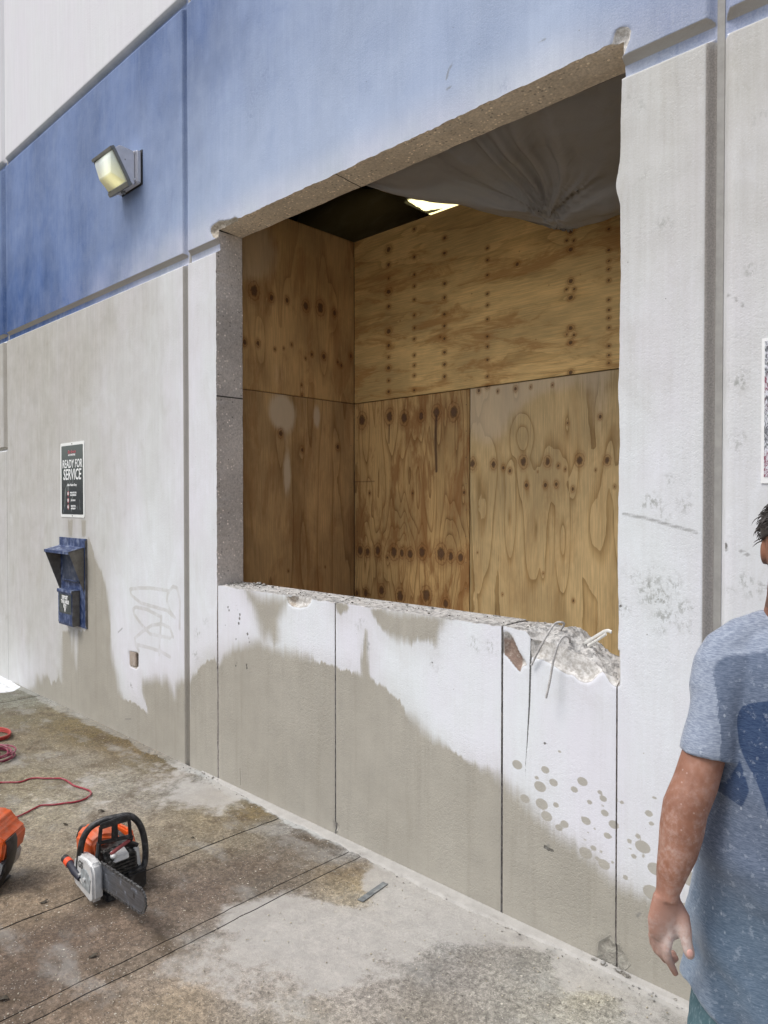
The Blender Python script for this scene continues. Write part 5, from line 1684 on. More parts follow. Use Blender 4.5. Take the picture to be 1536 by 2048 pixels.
def gbar(mb, u0, v0, u1, v1, t0=-.006, t1=.006):
    frustum(mb, [gp(u0, v0, t0), gp(u1, v0, t0), gp(u1, v1, t0), gp(u0, v1, t0)], [gp(u0, v0, t1), gp(u1, v0, t1), gp(u1, v1, t1), gp(u0, v1, t1)])


s = MB()
for b_ in [(0, .72, 1.0, 1.0), (0, 0, 1.0, .16), (-.02, .0, .10, .9), (.40, .1, .60, .8), (.93, .05, 1.04, .95)]: gbar(s, *b_)
s.build('hand_guard', BLK, SAW, bevel=.0035)
s = MB(); s.tube([tuple(Vector(gp(.98, .05))), tuple(Vector(gp(1.0, -.25)) + Vector((-.02, 0, 0))), L(.03, .085, .19)], [(.010, .014)] * 3, 8); s.build('guard_arm', BLK, SAW, smooth=True)
s = MB(); s.tube([tuple(Vector(gp(.02, .1))), L(.0, -.075, .22), L(-.01, -.08, .17)], [(.010, .010)] * 3, 8); s.build('guard_arm', BLK, SAW, smooth=True)
s = MB()
for i in range(9):
    t = i * 2 * math.pi / 8
s.tube([L(-.055 + .010 * math.cos(t * 1.4), -.055 + .010 * math.sin(t * 1.4), .155 + t * .0018) for t in range(34)], .0025, 6)
s.build('vibration_spring', BLK2, SAW, smooth=True)
# silver sprocket cover
s = MB(); s.prism([(-.145, .085), (-.12, .045), (.035, -.002 + .02), (.062, .035), (.060, .150), (.045, .182), (.0, .196), (-.085, .190), (-.125, .165)], 'y', -.128, -.082)
s.V = [L(*v) for v in s.V]
s.build('sprocket_cover', SIL, SAW, bevel=.010, bseg=3, smooth=True)
s = MB(); s.prism([(-.06, .07), (.03, .06), (.04, .12), (.0, .15), (-.05, .14)], 'y', -.1305, -.1275); s.V = [L(*v) for v in s.V]
s.build('cover_badge', plain('badge_grey', (.33, .36, .37), .5, .2, .3, 60), SAW, bevel=.001)
for a_, b__ in ((-.015, .105), (-.065, .105)):
    s = MB().tube([L(a_, -.1275, b__), L(a_, -.136, b__)], .009, 6); s.build('cover_nut', SIL, SAW)
mt = text_mesh('lettering', 'GS', .042, BLK2, SAW, lambda x, y, z: Vector(L(-.055 + x, -.1312 - z, .155 + y)), .9, .15, .0)
# water hose with its orange coupling
h_ = [onwall(132, 1719, -1.155), onwall(143, 1731, -1.155), onwall(151, 1743, -1.16), onwall(161, 1757, -1.16), onwall(172, 1776, -1.15), onwall(180, 1782, -1.13)]
s = MB().tube([tuple(h_[1] - (h_[1] - h_[0]) * .25), tuple(h_[1]), tuple(h_[2]), tuple(h_[3])], [.017, .017, .019, .013], 12); s.build('water_coupling', plain('navy_black_rubber', (.018, .02, .035), .5), SAW, smooth=True)
s = MB().tube([tuple(h_[0] + (h_[1] - h_[0]) * .2), tuple(h_[0] + (h_[1] - h_[0]) * .72)], [.0185, .0185], 14); s.build('coupling_ring', plain('orange_red_ring', (.75, .09, .03), .4), SAW, smooth=True)
s = MB().tube([tuple(h_[0] - (h_[1] - h_[0]) * .25), tuple(h_[0] + (h_[1] - h_[0]) * .2)], [.017, .017], 14); s.build('coupling_end', BLK, SAW, smooth=True)
s = MB().tube([tuple(h_[3]), tuple(h_[4]), tuple(h_[5])], .006, 8); s.build('water_tube', plain('pale_tube', (.55, .55, .52), .4), SAW, smooth=True)
# guide bar and chain
yb = OY - .078
top_ = [(.02, .150), (.10, .168), (.20, .184), (.28, .194), (.33, .193), (.358, .178), (.370, .150), (.372, .125), (.360, .100), (.335, .086), (.30, .080), (.20, .056), (.10, .034), (.02, .016)]
top_ = [(float(v[0]) - OX, float(v[2])) for v in (onwall(a, b, yb) for a, b in [(202, 1725), (225, 1740), (250, 1757), (272, 1771), (284, 1781), (290, 1794), (291.5, 1808), (289, 1820), (283, 1826), (274, 1821), (256, 1809), (235, 1795), (215, 1781), (202, 1772)])]
pr = catmull(np.array(top_), 60)
s = MB(); s.prism([(OX + a, b) for a, b in pr.tolist()] + [(OX - .03, .085), (OX - .03, .15)], 'y', yb - .0028, yb + .0028)
s.build('guide_bar', BAR, SAW)
s = MB().prism([(OX + .318, .138), (OX + .324, .156), (OX + .333, .150), (OX + .330, .136)], 'y', yb - .0032, yb - .0029); s.build('bar_mark', BLK2, SAW)
s = MB(); d_ = np.diff(pr, axis=0); Ls = np.concatenate([[0], np.cumsum(np.hypot(d_[:, 0], d_[:, 1]))]); tot = Ls[-1]
nlk = int(tot / .0125)
for i in range(nlk):
    t = (i + .5) / nlk * tot
    x = np.interp(t, Ls, pr[:, 0]); z = np.interp(t, Ls, pr[:, 1]); x2 = np.interp(min(t + .004, tot), Ls, pr[:, 0]); z2 = np.interp(min(t + .004, tot), Ls, pr[:, 1]); x1_ = np.interp(max(t - .004, 0), Ls, pr[:, 0]); z1_ = np.interp(max(t - .004, 0), Ls, pr[:, 1])
    tx, tz = x2 - x1_, z2 - z1_; ln_ = math.hypot(tx, tz); tx /= ln_; tz /= ln_; nx_, nz_ = -tz, tx
    def q(a, b, c): return (OX + x + tx * a + nx_ * b, yb + c, z + tz * a + nz_ * b)
    hw = .0046 if i % 2 else .0036; hh = .0068 if i % 3 == 0 else .0046
    frustum(s, [q(-.0052, -.005, -hw), q(.0052, -.005, -hw), q(.0052, hh * .8, -hw), q(-.0052, hh, -hw)], [q(-.0052, -.005, hw), q(.0052, -.005, hw), q(.0052, hh * .8, hw), q(-.0052, hh, hw)])
s.build('chain', CHN, SAW)

# ------------------------------------------------------------------ orange cut-off saw, only its end in view
gk = onground(0, 1777)
zc = float((gk - CAM) @ _f)
kk = zc / FPX
CS = empty('cut_off_saw', (gk[0], gk[1], 0), 'orange and grey power cutter body reaching in at the left edge', 'power cutter', rz=-YAW)


def cpx(pts): return [((a - 0) * kk, (1777 - b) * kk) for a, b in pts]


def cprism(pts, d0, d1, name, mat, bev=.008):
    s = MB().prism(cpx(pts), 'y', d0, d1)
    return s.build(name, mat, CS, bevel=bev, bseg=3, world=False, smooth=True)


cprism([(-95, 1716), (20, 1712), (26, 1690), (28, 1672), (20, 1665), (9, 1657), (4, 1645), (-8, 1636), (-60, 1632), (-95, 1650)], -.07, .12, 'orange_cover', ORG, .012)
cprism([(-95, 1775), (3, 1752), (15, 1738), (20.5, 1713), (-95, 1717)], -.066, .116, 'grey_recoil_cover', GREYP, .008)
s = MB().tube([((a) * kk, -.02, (1777 - b) * kk) for a, b in [(27, 1669), (30, 1680), (29.5, 1700), (25, 1722), (18, 1742), (8, 1757), (2, 1768), (-3, 1776)]], [(.045, .0052)] * 8, 12, up=(0, 1, 0))
s.build('black_edge_guard', BLK, CS, world=False, smooth=True)
for i in range(7):
    s = MB().box(-.05, 8 * kk, -.0715, -.0655, (1777 - 1702 - i * 4.6) * kk, (1777 - 1700 - i * 4.6) * kk); s.build('louvre', SIL, CS, world=False)
s = MB().tube([(-.30, -.02, .22), (-.25, -.02, .30), (-.10, -.02, .33), (-.02, -.02, .31)], .014, 10); s.build('top_handle', BLK, CS, world=False, smooth=True)
s = MB().tube([(-.42, .04, .15), (-.42, .046, .15)], [.16, .16], 40); s.build('cutting_disc', BAR, CS, world=False)
s = MB().prism([(-.42 + .175 * math.cos(R(a)), .15 + .175 * math.sin(R(a))) for a in range(20, 200, 10)] + [(-.5, .15), (-.38, .15)], 'y', .02, .066); s.build('disc_guard', ORG, CS, world=False, bevel=.004)
s = MB().box(-.2, 0.0, -.05, .10, 0, .012); s.build('base_foot', BLK, CS, world=False, bevel=.004)
s = MB().tube([(3 * kk, -.06, 24 * kk), (4 * kk, -.075, 10 * kk), (1 * kk, -.08, 0.012)], .008, 8); s.build('fuel_hose', BLK, CS, world=False, smooth=True)


# ------------------------------------------------------------------ PERSON
# frame: x to the camera's right, y away from the camera, z up; the Empty stands between the feet
XC_, ZC_ = .93, 1.70
root = CAM + np.array([math.sin(YAW), math.cos(YAW), 0]) * ZC_ + _r * XC_
MAN = empty('person', (root[0], root[1], 0), 'person in a dusty blue t-shirt cut off by the right edge, arm hanging, looking down', 'person', rz=-YAW)
MAN.rotation_euler = (0, 0, -YAW)
KP = 1.62 / FPX


def hp(px, py, y=-.08): return ((px - 768) * KP * (ZC_ + y) / 1.62 - XC_, y, 1.72 + (1001.4 - py) * KP * (ZC_ + y) / 1.62)


def remesh(mb, name, mat, voxel, smooth_it=6, parent=None, fac=.5):
    me = bpy.data.meshes.new(name)
    me.from_pydata(mb.V, [], mb.F)
    bm = bmesh.new(); bm.from_mesh(me); bmesh.ops.recalc_face_normals(bm, faces=bm.faces); bm.to_mesh(me); bm.free()
    o = bpy.data.objects.new(name, me); COL.objects.link(o)
    r = o.modifiers.new('r', 'REMESH'); r.mode = 'VOXEL'; r.voxel_size = voxel; r.use_smooth_shade = True
    s_ = o.modifiers.new('s', 'SMOOTH'); s_.iterations = smooth_it; s_.factor = fac
    bpy.context.view_layer.update()
    m2 = bpy.data.meshes.new_from_object(o.evaluated_get(bpy.context.evaluated_depsgraph_get()))
    bpy.data.objects.remove(o); bpy.data.meshes.remove(me)
    m2.name = name
    m2.polygons.foreach_set('use_smooth', np.ones(len(m2.polygons), dtype=bool))
    m2.materials.clear(); m2.materials.append(mat)
    o = bpy.data.objects.new(name, m2); COL.objects.link(o)
    if parent is not None: o.parent = parent
    return o


def coords(o):
    a = np.empty(len(o.data.vertices) * 3, np.float32); o.data.vertices.foreach_get('co', a)
    return a.reshape(-1, 3).astype(float)


def put(o, V): o.data.vertices.foreach_set('co', V.astype(np.float32).ravel()); o.data.update()


def fattr(o, name, v):
    a = o.data.attributes.new(name, 'FLOAT', 'POINT'); a.data.foreach_set('value', v.astype(np.float32))


# skin
sk = Mat('skin', .55, (.5, .3, .2), 0, .4)
P_ = sk.obj(); n1 = sk.noise(P_, 9, 4, .6); n2 = sk.noise(P_, 75, 5, .65); n3 = sk.noise(P_, 420, 3, .6)
sx_, sy_, sz_ = sk.sep(P_)
c = sk.mix(sk.ramp(n1, .35, .65), (.225, .100, .062), (.31, .145, .092))
c = sk.mix(sk.ramp(sz_, .90, .80), c, (.36, .190, .140))
c = sk.mix(sk.mul(sk.attr('lips'), .6), c, (.36, .12, .10))
dsk = sk.mul(sk.ramp(sk.add(sk.mul(n2, .5), sk.mul(n1, .5)), .42, .70), sk.ramp(sz_, 1.14, .98, .10, .40))
dsk = sk.mx(dsk, sk.mul(sk.ramp(sk.voro(P_, 48), .15, .05), .28))
dsk = sk.mx(dsk, sk.mul(sk.attr('dustyhand'), sk.ramp(n2, .3, .6, .45, .95)))
c = sk.mix(sk.mul(dsk, sk.ramp(sz_, 1.40, 1.3, .15, 1)), c, (.62, .55, .52))
c = sk.mix(sk.mul(sk.attr('beard'), sk.ramp(n3, .35, .6, .3, .95)), c, (.045, .030, .022))
sk.color(c)
sk.b.inputs['Subsurface Weight'].default_value = .08
sk.b.inputs['Subsurface Radius'].default_value = (.012, .005, .003)
sk.bump(sk.add(n3, sk.mul(n2, .5)), .35, .0015)
SKIN = sk.m


def limb(mb, pts, seg=18, up=None): mb.tube([p[0] for p in pts], [p[1] for p in pts], seg, True, up)


YAWH = R(-32)           # the head turned to the picture's left
HC = Vector((.014, -.085, 1.600))


def HM(x, y, z):
    """head coordinates (x right of the face seen from the front, y back, z up) -> body frame"""
    v = Matrix.Rotation(YAWH, 3, 'Z') @ (Matrix.Rotation(R(10), 3, 'X') @ Vector((x, y, z)))
    return tuple(HC + v)


body = MB()
# torso, hips, legs (clothed, but one body)
limb(body, [((0, .0, .86), (.125, .09)), ((0, 0, 1.0), (.14, .10)), ((0, -.01, 1.12), (.135, .10)), ((0, 0, 1.25), (.135, .09)), ((0.02, .01, 1.33), (.10, .06)), ((.03, .01, 1.38), (.06, .05))], 24, (1, 0, 0))
limb(body, [((.03, .02, 1.36), (.062, .060)), ((.032, .0, 1.43), (.056, .056)), ((.022, -.035, 1.49), (.054, .056)), ((.014, -.06, 1.55), (.054, .060))], 18, (1, 0, 0))
for sgn in (-1, 1):
    limb(body, [((sgn * .07, 0, .88), (.055, .07)), ((sgn * .09, -.01, .66), (.068, .075)), ((sgn * .11, -.02, .48), (.058, .062)), ((sgn * .115, 0, .33), (.055, .060)), ((sgn * .12, .02, .10), (.038, .042)), ((sgn * .12, .02, .06), (.038, .05))], 16, (1, 0, 0))
# the arm in view (his right): shoulder, elbow, wrist
arm = [((-.06, .0, 1.300), (.030, .030)), ((-.115, -.0, 1.300), (.034, .034)), (hp(1450, 1390, -.025), (.038, .040)), (hp(1432, 1450, -.035), (.043, .044)), (hp(1413, 1505, -.05), (.045, .047)), (hp(1395, 1568, -.065), (.047, .049)), (hp(1374, 1620, -.075), (.050, .049)),
       (hp(1367, 1665, -.08), (.0515, .047)), (hp(1359, 1710, -.085), (.046, .041)), (hp(1348, 1750, -.09), (.037, .033)), (hp(1341, 1785, -.09), (.030, .025)), (hp(1339, 1802, -.09), (.0305, .024))]
limb(body, arm, 20, (0, 1, 0))
# far arm
limb(body, [((.06, .0, 1.30), (.030, .030)), ((.15, -.0, 1.29), (.036, .036)), ((.215, -.0, 1.20), (.046, .048)), ((.255, -.01, 1.06), (.045, .045)), ((.262, -.05, .94), (.038, .036)), ((.262, -.09, .84), (.028, .024))], 18, (1, 0, 0))
# palms
limb(body, [(hp(1338, 1795, -.09), (.029, .022)), (hp(1338, 1818, -.09), (.036, .020)), (hp(1337, 1845, -.09), (.042, .0185)), (hp(1336, 1868, -.088), (.039, .017)), (hp(1335, 1882, -.085), (.034, .014))], 18, (1, 0, 0))
limb(body, [((.262, -.09, .85), (.026, .022)), ((.262, -.10, .80), (.040, .018)), ((.262, -.105, .75), (.038, .015))], 16, (1, .3, 0))
# thumb: leaves the side of the palm near its base
limb(body, [(hp(1353, 1815, -.085), .019), (hp(1369, 1843, -.095), .0185), (hp(1375, 1868, -.105), .0155), (hp(1379, 1893, -.112), .0128), (hp(1384, 1912, -.115), .0125), (hp(1387, 1924, -.114), .0095)], 12)
# index, middle, ring, little finger
limb(body, [(hp(1345, 1862, -.095), .0115), (hp(1342, 1886, -.098), .0112), (hp(1339, 1908, -.098), .0102), (hp(1341, 1926, -.094), .0098), (hp(1350, 1943, -.088), .0088), (hp(1358, 1959, -.082), .0068)], 12)
limb(body, [(hp(1334, 1866, -.090), .0112), (hp(1329, 1892, -.088), .0108), (hp(1327, 1914, -.078), .0100), (hp(1337, 1928, -.062), .0095), (hp(1350, 1930, -.050), .0085), (hp(1361, 1924, -.044), .0070)], 12)
limb(body, [(hp(1324, 1864, -.082), .0105), (hp(1318, 1888, -.076), .0102), (hp(1318, 1907, -.064), .0095), (hp(1330, 1920, -.048), .009), (hp(1345, 1920, -.036), .008), (hp(1356, 1912, -.032), .0068)], 12)
limb(body, [(hp(1314, 1858, -.076), .0095), (hp(1309, 1878, -.068), .009), (hp(1311, 1894, -.056), .0085), (hp(1323, 1905, -.042), .0078), (hp(1336, 1904, -.034), .0062)], 12)
for i, dx in enumerate((-.028, -.010, .009, .027)):
    limb(body, [((.262 + dx, -.105, .76), .0105), ((.262 + dx, -.112, .715), .010), ((.262 + dx, -.104, .68), .009), ((.262 + dx, -.088, .658), .0075)], 10)
limb(body, [((.232, -.10, .81), .017), ((.214, -.118, .77), .014), ((.212, -.125, .735), .011), ((.216, -.124, .712), .009)], 10)
# head
head = [(-.108, .030, .030, -.030), (-.098, .048, .048, -.028), (-.075, .058, .064, -.018), (-.045, .066, .078, -.008), (-.01, .071, .088, .0), (.03, .074, .094, .004), (.065, .072, .094, .008), (.095, .060, .080, .010), (.115, .040, .055, .012), (.124, .015, .02, .012)]
V = []; F = []
for i, (z, rx, ry, dy) in enumerate(head):
    for k in range(28):
        a = 2 * math.pi * k / 28
        sq = 1.0
        V.append(HM(rx * math.sin(a) * sq, dy - ry * math.cos(a), z))
for i in range(len(head) - 1):
    for k in range(28):
        F.append((i * 28 + k, i * 28 + (k + 1) % 28, (i + 1) * 28 + (k + 1) % 28, (i + 1) * 28 + k))
F.append(tuple(range(28))[::-1]); F.append(tuple((len(head) - 1) * 28 + k for k in range(28)))
body.add(V, F)


def hball(x, y, z, rx, ry, rz, seg=12):
    m = MB().ball((0, 0, 0), (rx, ry, rz), seg, 8)
    body.add([HM(v[0] + x, v[1] + y, v[2] + z) for v in m.V], m.F)


body.tube([HM(0, -.084, .016), HM(0, -.096, -.004), HM(0, -.107, -.022), HM(0, -.100, -.034)], [.008, .010, .0125, .010], 10)      # nose
hball(-.010, -.096, -.030, .008, .010, .007); hball(.010, -.096, -.030, .008, .010, .007)
hball(-.030, -.078, .026, .026, .016, .008); hball(.030, -.078, .026, .026, .016, .008)          # brow ridge
hball(-.042, -.062, -.018, .022, .018, .018); hball(.042, -.062, -.018, .022, .018, .018)        # cheek bones
hball(0, -.084, -.058, .022, .011, .0065); hball(0, -.083, -.067, .020, .011, .0065)             # lips
hball(0, -.076, -.090, .024, .018, .016)                                                        # chin
for sgn in (-1, 1):
    hball(sgn * .076, .008, .000, .009, .020, .031)                                             # ears
BODY = remesh(body, 'body', SKIN, .0036, 5, MAN)
V = coords(BODY)
Hi = np.linalg.inv(np.array((Matrix.Rotation(YAWH, 3, 'Z') @ Matrix.Rotation(R(10), 3, 'X'))))
HL = (V - np.array(HC)) @ Hi.T
ish = (V[:, 2] > 1.47)
# eye sockets pressed in
for sgn in (-1, 1):
    dd = ((HL[:, 0] - sgn * .031) / .020) ** 2 + ((HL[:, 2] - .006) / .012) ** 2
    inw = np.where(ish & (HL[:, 1] < -.04), np.exp(-dd), 0) * .011
    V += (np.array((Matrix.Rotation(YAWH, 3, 'Z') @ Vector((0, 1, 0))))[None, :]) * inw[:, None]
V[:, :] += (V[:, 2] < 1.4)[:, None] * 0
put(BODY, V)
# knuckle bends and creases of the hand come through fine relief
beard = np.where(ish & (HL[:, 1] < .03) & (HL[:, 2] < -.030), np.clip((-.030 - HL[:, 2]) / .015, 0, 1), 0)
beard = np.maximum(beard, np.where(ish & (np.abs(HL[:, 0]) > .050) & (HL[:, 1] < .015) & (HL[:, 2] < .0), np.clip((-HL[:, 2]) / .02, 0, 1), 0))
beard = np.maximum(beard, np.where(ish & (np.abs(HL[:, 0]) < .026) & (HL[:, 1] < -.07), np.exp(-((HL[:, 2] + .046) / .006) ** 2), 0))
lips = np.where(ish & (HL[:, 1] < -.080) & (np.abs(HL[:, 0]) < .022), np.exp(-((HL[:, 2] + .0625) / .008) ** 2), 0)
fattr(BODY, 'beard', beard * (1 - lips) * .8); fattr(BODY, 'lips', lips)
th = np.array(hp(1352, 1885, -.09))
fattr(BODY, 'dustyhand', np.exp(-((V[:, 0] - th[0]) / .035) ** 2 - ((V[:, 2] - th[2]) / .050) ** 2) * (V[:, 0] < 0))
# finger nail of the thumb
EYEW = plain('eye_white', (.75, .72, .70), .2); IRIS = plain('iris_dark', (.03, .015, .008), .15)
for sgn in (-1, 1):
    m = MB().ball((0, 0, 0), .0118, 16, 10)
    s = MB(); s.add([HM(v[0] + sgn * .031, v[1] - .0690, v[2] + .005) for v in m.V], m.F); e = s.build('eye', EYEW, MAN, smooth=True, world=False)
    m = MB().ball((0, 0, 0), (.0055, .0018, .0055), 12, 6)
    s = MB(); s.add([HM(v[0] + sgn * .031 - .001, v[1] - .0803, v[2] + .002) for v in m.V], m.F); s.build('iris', IRIS, e, smooth=True, world=False)
    s = MB()
    V1 = []; F1 = []
    for i in range(9):
        for j in range(5):
            a = R(-70 + i * 17.5); b_ = R(10 + j * 20)
            rr_ = .0126
            V1.append(HM(sgn * .031 + rr_ * math.sin(a) * math.cos(b_ * .9), -.0690 - rr_ * math.cos(a) * math.cos(b_ * .9), .005 + rr_ * math.sin(b_ * .9)))
    for i in range(8):
        for j in range(4): F1.append((i * 5 + j, i * 5 + j + 1, (i + 1) * 5 + j + 1, (i + 1) * 5 + j))
    s.add(V1, F1); s.build('eyelid', SKIN, MAN, smooth=True, world=False)
    s = MB(); s.tube([HM(sgn * (.012 + i * .0062), -.093 + .0016 * i * i * .45, .0255 + .0055 * math.sin(i / 6 * 2.6)) for i in range(7)], [(.0022, .0045 - .0004 * i) for i in range(7)], 8)
    s.build('eyebrow', plain('brow_hair', (.018, .012, .010), .8, 0, .3, 200), MAN, smooth=True, world=False)
    # lashes
# nails
NAIL = plain('nail', (.62, .36, .31), .35)
a = Vector(hp(1386, 1916, -.128)); s = MB().ball(tuple(a), (.0075, .0022, .0095), 12, 8); s.build('thumb_nail', NAIL, MAN, smooth=True, world=False)

# hair: a cap and many loose strands
HAIRM = plain('dark_hair', (.022, .017, .015), .6, 0, .5, 120, ((.35, .33, .31), .20))
s = MB()
capsec = [(.028, .081, .101, .012), (.060, .083, .106, .012), (.092, .074, .096, .012), (.118, .055, .073, .013), (.136, .028, .038, .013), (.141, .006, .008, .013)]
V = []; F = []
for i, (z, rx, ry, dy) in enumerate(capsec):
    for k in range(36):
        a = 2 * math.pi * k / 36
        front = max(0, math.cos(a))
        zz = z + (.050 * front ** 1.2 if i == 0 else .010 * front * (1 - i / 5)) - (.055 * max(0, -math.cos(a)) if i == 0 else 0)
        w_ = 1 + .06 * mnoise.noise(Vector((math.cos(a) * 3, math.sin(a) * 3, z * 30)))
        V.append(HM(rx * w_ * math.sin(a), dy - ry * w_ * math.cos(a), zz))
for i in range(len(capsec) - 1):
    for k in range(36): F.append((i * 36 + k, i * 36 + (k + 1) % 36, (i + 1) * 36 + (k + 1) % 36, (i + 1) * 36 + k))
F.append(tuple(range(36))[::-1]); F.append(tuple((len(capsec) - 1) * 36 + k for k in range(36)))
s.add(V, F)
hr = random.Random(3)
for i in range(900):
    a = hr.uniform(0, 2 * math.pi); zt = hr.uniform(.02, .13)
    t = np.interp(zt, [.02, .06, .09, .12, .14], [.080, .082, .074, .052, .015]); ry = t * 1.27
    if math.cos(a) > .1 and zt < .078: zt = hr.uniform(.080, .12); t = np.interp(zt, [.06, .09, .12, .14], [.082, .074, .052, .015]); ry = t * 1.27
    Ls_ = hr.uniform(.012, .030); p = Vector((t * math.sin(a), .012 - ry * math.cos(a), zt))
    d = Vector((math.sin(a) * .75, -math.cos(a) * .75, .3 if zt > .08 else -.1)).normalized()
    cur = Vector((hr.uniform(-1, 1), hr.uniform(-1, 1), -1.5)); pts = []
    q = p - d * .004
    for j in range(5):
        pts.append(HM(*q)); q = q + d * Ls_ / 4; d = (d + cur * .34).normalized()
    s.tube(pts, [.0016, .0015, .0012, .0009, .0003], 4)
s.build('hair', HAIRM, MAN, smooth=True, world=False)
# wisps over the forehead at the side that the photo shows
s = MB()
for i in range(46):
    p0 = Vector((hr.uniform(-.075, .01), hr.uniform(-.098, -.075), hr.uniform(.078, .102)))
    d = Vector((-.75, -.45, hr.uniform(-.3, .35))).normalized(); pts = []; q = p0 + Vector((.0, .01, 0)); Ls_ = hr.uniform(.02, .042)
    for j in range(7):
        pts.append(HM(*q)); q = q + d * Ls_ / 6; d = (d + Vector((.10, .02, -.30 + hr.uniform(-.1, .1)))).normalized()
    s.tube(pts, [.0013, .0013, .0012, .001, .0009, .0006, .0002], 4)
s.build('hair_wisps', HAIRM, MAN, smooth=True, world=False)

# shirt
sh = Mat('heather_blue_jersey', .92, spec=.15)
P_ = sh.obj(); sx_, sy_, sz_ = sh.sep(P_)
st = sh.noise(sh.scale(P_, (1.0, 1.0, 7.5)), 75, 4, .7); n1 = sh.noise(P_, 7, 4, .6); n2 = sh.noise(P_, 60, 4, .7)
lt = sh.mix(sh.ramp(st, .38, .62), (.175, .210, .285), (.320, .365, .445))
wet = sh.mix(sh.ramp(st, .38, .62), (.080, .108, .165), (.155, .190, .262))
navy = sh.mix(sh.ramp(st, .38, .62), (.018, .038, .095), (.040, .070, .140))
c = sh.mix(sh.ramp(sh.add(sh.attr('wet'), sh.mul(sh.sub(n1, .5), .02)), .006, -.006), lt, wet)
c = sh.mix(sh.ramp(sz_, .95, .75, 0, .45), c, sh.mix(sh.ramp(st, .38, .62), (.075, .135, .195), (.13, .20, .26)))
c = sh.mix(sh.mul(sh.ramp(sh.attr('logo'), .0015, -.0015), .95), c, navy)
fl = sh.mul(sh.ramp(sh.voro(sh.scale(P_, (1, 1, .6)), 42), .13, .07), sh.ramp(sh.noise(P_, 8, 2), .48, .56))
c = sh.mix(sh.mul(fl, .40), c, (.55, .60, .66))
c = sh.mix(sh.mul(sh.ramp(n2, .56, .68), .25), c, (.50, .56, .64))
sh.color(c)
sh.b.inputs['Sheen Weight'].default_value = .25
sh.bump(sh.add(sh.mul(st, .4), sh.noise(P_, 900, 2)), .3, .001)
sb = MB()
lp = lambda px, py, y: hp(px, py, y)
# torso: half widths follow the outline in the photograph
prof = []
for py, px in [(1252, 1530), (1262, 1498), (1290, 1462), (1330, 1436), (1400, 1426), (1480, 1424), (1560, 1424), (1620, 1416), (1680, 1405), (1740, 1400), (1800, 1399), (1850, 1398), (1900, 1391), (1935, 1383), (1965, 1382), (1990, 1384)]:
    x, y, z = hp(px, py, -.02)
    prof.append((z, -x))
for z, hw in prof:
    pass
secs = []
for i, (z, hw) in enumerate(prof[::-1]):
    ry = float(np.interp(z, [.62, .75, .95, 1.1, 1.25, 1.36, 1.43], [.160, .165, .170, .165, .145, .112, .070]))
    secs.append(((.0, -.005 - .02 * math.exp(-((z - 1.0) / .16) ** 2), z), (hw, ry)))
limb(sb, secs, 40, (1, 0, 0))
# sleeves
sl = [((-.060, .0, 1.330), .074), ((-.105, .0, 1.335), .074), (hp(1467, 1330, -.01), .073), (hp(1452, 1365, -.02), .071), (hp(1442, 1405, -.03), .068), (hp(1433, 1450, -.04), .065), (hp(1421, 1495, -.048), .0645), (hp(1418, 1514, -.05), .0645)]
limb(sb, sl, 26)
limb(sb, [((-.0, .01, 1.400), .062), ((-.07, .01, 1.385), .060), ((-.115, .0, 1.362), .060), ((-.135, -.008, 1.33), .063), ((-.146, -.018, 1.28), .066), ((-.150, -.03, 1.22), .062)], 20)
limb(sb, [((.0, .01, 1.405), .062), ((.09, .01, 1.385), .060), ((.14, .0, 1.355), .062)], 20)
limb(sb, [((.06, .0, 1.33), .074), ((.12, .0, 1.335), .074), ((.17, -.005, 1.30), .072), ((.205, -.0, 1.24), .068), ((.225, .0, 1.18), .066), ((.235, .0, 1.13), .065)], 26)
limb(sb, [((.02, .01, 1.38), (.085, .075)), ((.03, .0, 1.425), (.072, .070)), ((.031, -.003, 1.440), (.067, .067))], 30, (1, 0, 0))
SHIRT = remesh(sb, 'shirt', sh.m, .0052, 8, MAN)
V = coords(SHIRT)
z = V[:, 2]; x = V[:, 0]; y = V[:, 1]
# folds: from the armpit, along the belly and near the hem
f1 = .0085 * np.sin(z * 34 + x * 22 + 2 * fbm(x * 6, z * 6, 501)) * np.clip((1.2 - z) / .5, 0, 1)
f2 = .010 * fbm(x * 5 + y * 4, z * 3.0, 511, 3) + .0035 * fbm(x * 14 + y * 9, z * 7, 521, 3)
arm_ = np.clip((-x - .17) / .03, 0, 1) * np.clip((z - 1.12) / .05, 0, 1)
nn_ = np.empty(len(V) * 3, np.float32); SHIRT.data.vertices.foreach_get('normal', nn_) if hasattr(SHIRT.data.vertices[0], 'normal') else None
nn_ = nn_.reshape(-1, 3).astype(float)
V += nn_ * (f1 * (1 - arm_) + f2)[:, None]
ang_ = np.arctan2(y, x)
flare = np.clip((.82 - z) / .2, 0, 1)
V += nn_ * (flare * .008 * np.sin(ang_ * 9 + 1.2))[:, None]
lowf = np.clip((.80 - V[:, 2]) / .14, 0, 1)
V[:, 2] -= lowf * .13 * np.clip((V[:, 0] + .20) / .14, 0, 1) * np.clip((.20 - V[:, 0]) / .14, 0, 1)
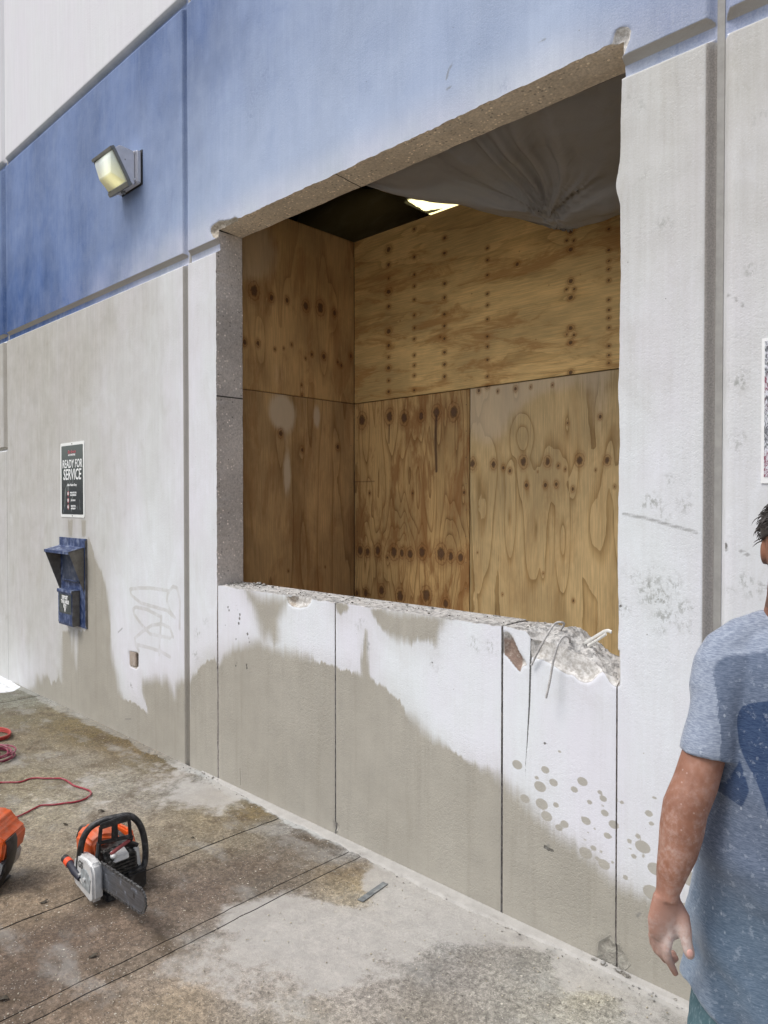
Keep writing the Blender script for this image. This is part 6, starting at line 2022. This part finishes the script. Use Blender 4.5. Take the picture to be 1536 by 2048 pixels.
# hems end in a drawn-in edge
put(SHIRT, V)
WETP = [hp(a, b)[::2] for a, b in [(1428, 2100), (1425, 1700), (1424, 1600), (1431, 1500), (1434, 1420), (1437, 1350), (1446, 1330), (1462, 1318), (1480, 1312), (1500, 1312), (1515, 1309), (1536, 1300), (1640, 1290), (1760, 1330), (1770, 2100)]]
LOGO1 = [hp(a, b)[::2] for a, b in [(1506, 1618), (1500, 1580), (1492, 1545), (1480, 1510), (1473, 1480), (1471, 1450), (1473, 1428), (1482, 1412), (1500, 1400), (1520, 1394), (1545, 1391), (1590, 1392), (1640, 1410), (1655, 1450), (1640, 1520), (1610, 1615), (1570, 1618), (1585, 1560), (1600, 1480), (1590, 1450), (1560, 1440), (1550, 1470), (1560, 1540), (1556, 1618)]]
LOGO2 = [hp(a, b)[::2] for a, b in [(1474, 1513), (1480, 1552), (1482, 1568), (1474, 1605), (1448, 1594), (1460, 1560)]]
X, Z = V[:, 0], V[:, 2]
front = (V[:, 1] < .03)
wt_ = sd_poly(X, Z, WETP); wt_[arm_ > .3] = .1; wt_[~front] = .1
lg = np.minimum(sd_poly(X, Z, LOGO1), sd_poly(X, Z, LOGO2)); lg[~front] = .1
fattr(SHIRT, 'wet', wt_); fattr(SHIRT, 'logo', lg)
# trousers
jn = Mat('teal_denim', .9, spec=.15)
P_ = jn.obj(); n1 = jn.noise(P_, 10, 5, .6); n2 = jn.noise(jn.scale(P_, (1, 1, .3)), 160, 3, .7)
c = jn.mix(jn.ramp(n1, .35, .65), (.050, .105, .125), (.095, .165, .190))
c = jn.mix(jn.mul(jn.ramp(n2, .5, .65), .5), c, (.28, .36, .40))
jn.color(c); jn.bump(jn.add(n2, n1), .4, .003)
tb = MB()
limb(tb, [((0, .0, .62), (.155, .115)), ((0, 0, .78), (.15, .115)), ((0, 0, .92), (.145, .11)), ((0, 0, .98), (.15, .11))], 32, (1, 0, 0))
for sgn in (-1, 1):
    limb(tb, [((sgn * .080, 0, .80), (.072, .10)), ((sgn * .096, -.01, .62), (.082, .100)), ((sgn * .118, -.02, .46), (.082, .090)), ((sgn * .122, 0, .28), (.078, .088)), ((sgn * .124, .015, .10), (.074, .088)), ((sgn * .124, .01, .045), (.076, .092))], 22, (1, 0, 0))
TR = remesh(tb, 'trousers', jn.m, .0065, 6, MAN)
V = coords(TR); nn_ = np.empty(len(V) * 3, np.float32); TR.data.vertices.foreach_get('normal', nn_); nn_ = nn_.reshape(-1, 3)
V += nn_ * (.007 * fbm(V[:, 0] * 7, V[:, 2] * 9, 531, 4) + .006 * np.sin(V[:, 2] * 60 + 4 * fbm(V[:, 0] * 6, V[:, 2] * 6, 541)) * np.clip((.22 - V[:, 2]) / .15, 0, 1))[:, None]
put(TR, V)
SHOE = plain('dusty_brown_boot', (.10, .065, .04), .7, 0, .2, 20, ((.5, .48, .45), .6))
for sgn in (-1, 1):
    s = MB()
    limb(s, [((sgn * .125, .075, .045), (.036, .040)), ((sgn * .127, .02, .052), (.044, .050)), ((sgn * .130, -.06, .042), (.046, .038)), ((sgn * .133, -.14, .034), (.048, .030)), ((sgn * .134, -.19, .028), (.036, .022)), ((sgn * .134, -.205, .024), (.018, .012))], 18, (1, 0, 0))
    bt = s.build('boot', SHOE, MAN, smooth=True, world=False)
    pr_ = [(sgn * .125 + a, b) for a, b in [(-.036, .10), (.036, .10), (.046, .02), (.052, -.10), (.044, -.19), (.0, -.215), (-.040, -.19), (-.048, -.10), (-.044, .02)]]
    s = MB().prism(pr_, 'z', 0.0, .022); s.build('sole', plain('sole_dark', (.03, .028, .025), .8), bt, world=False)
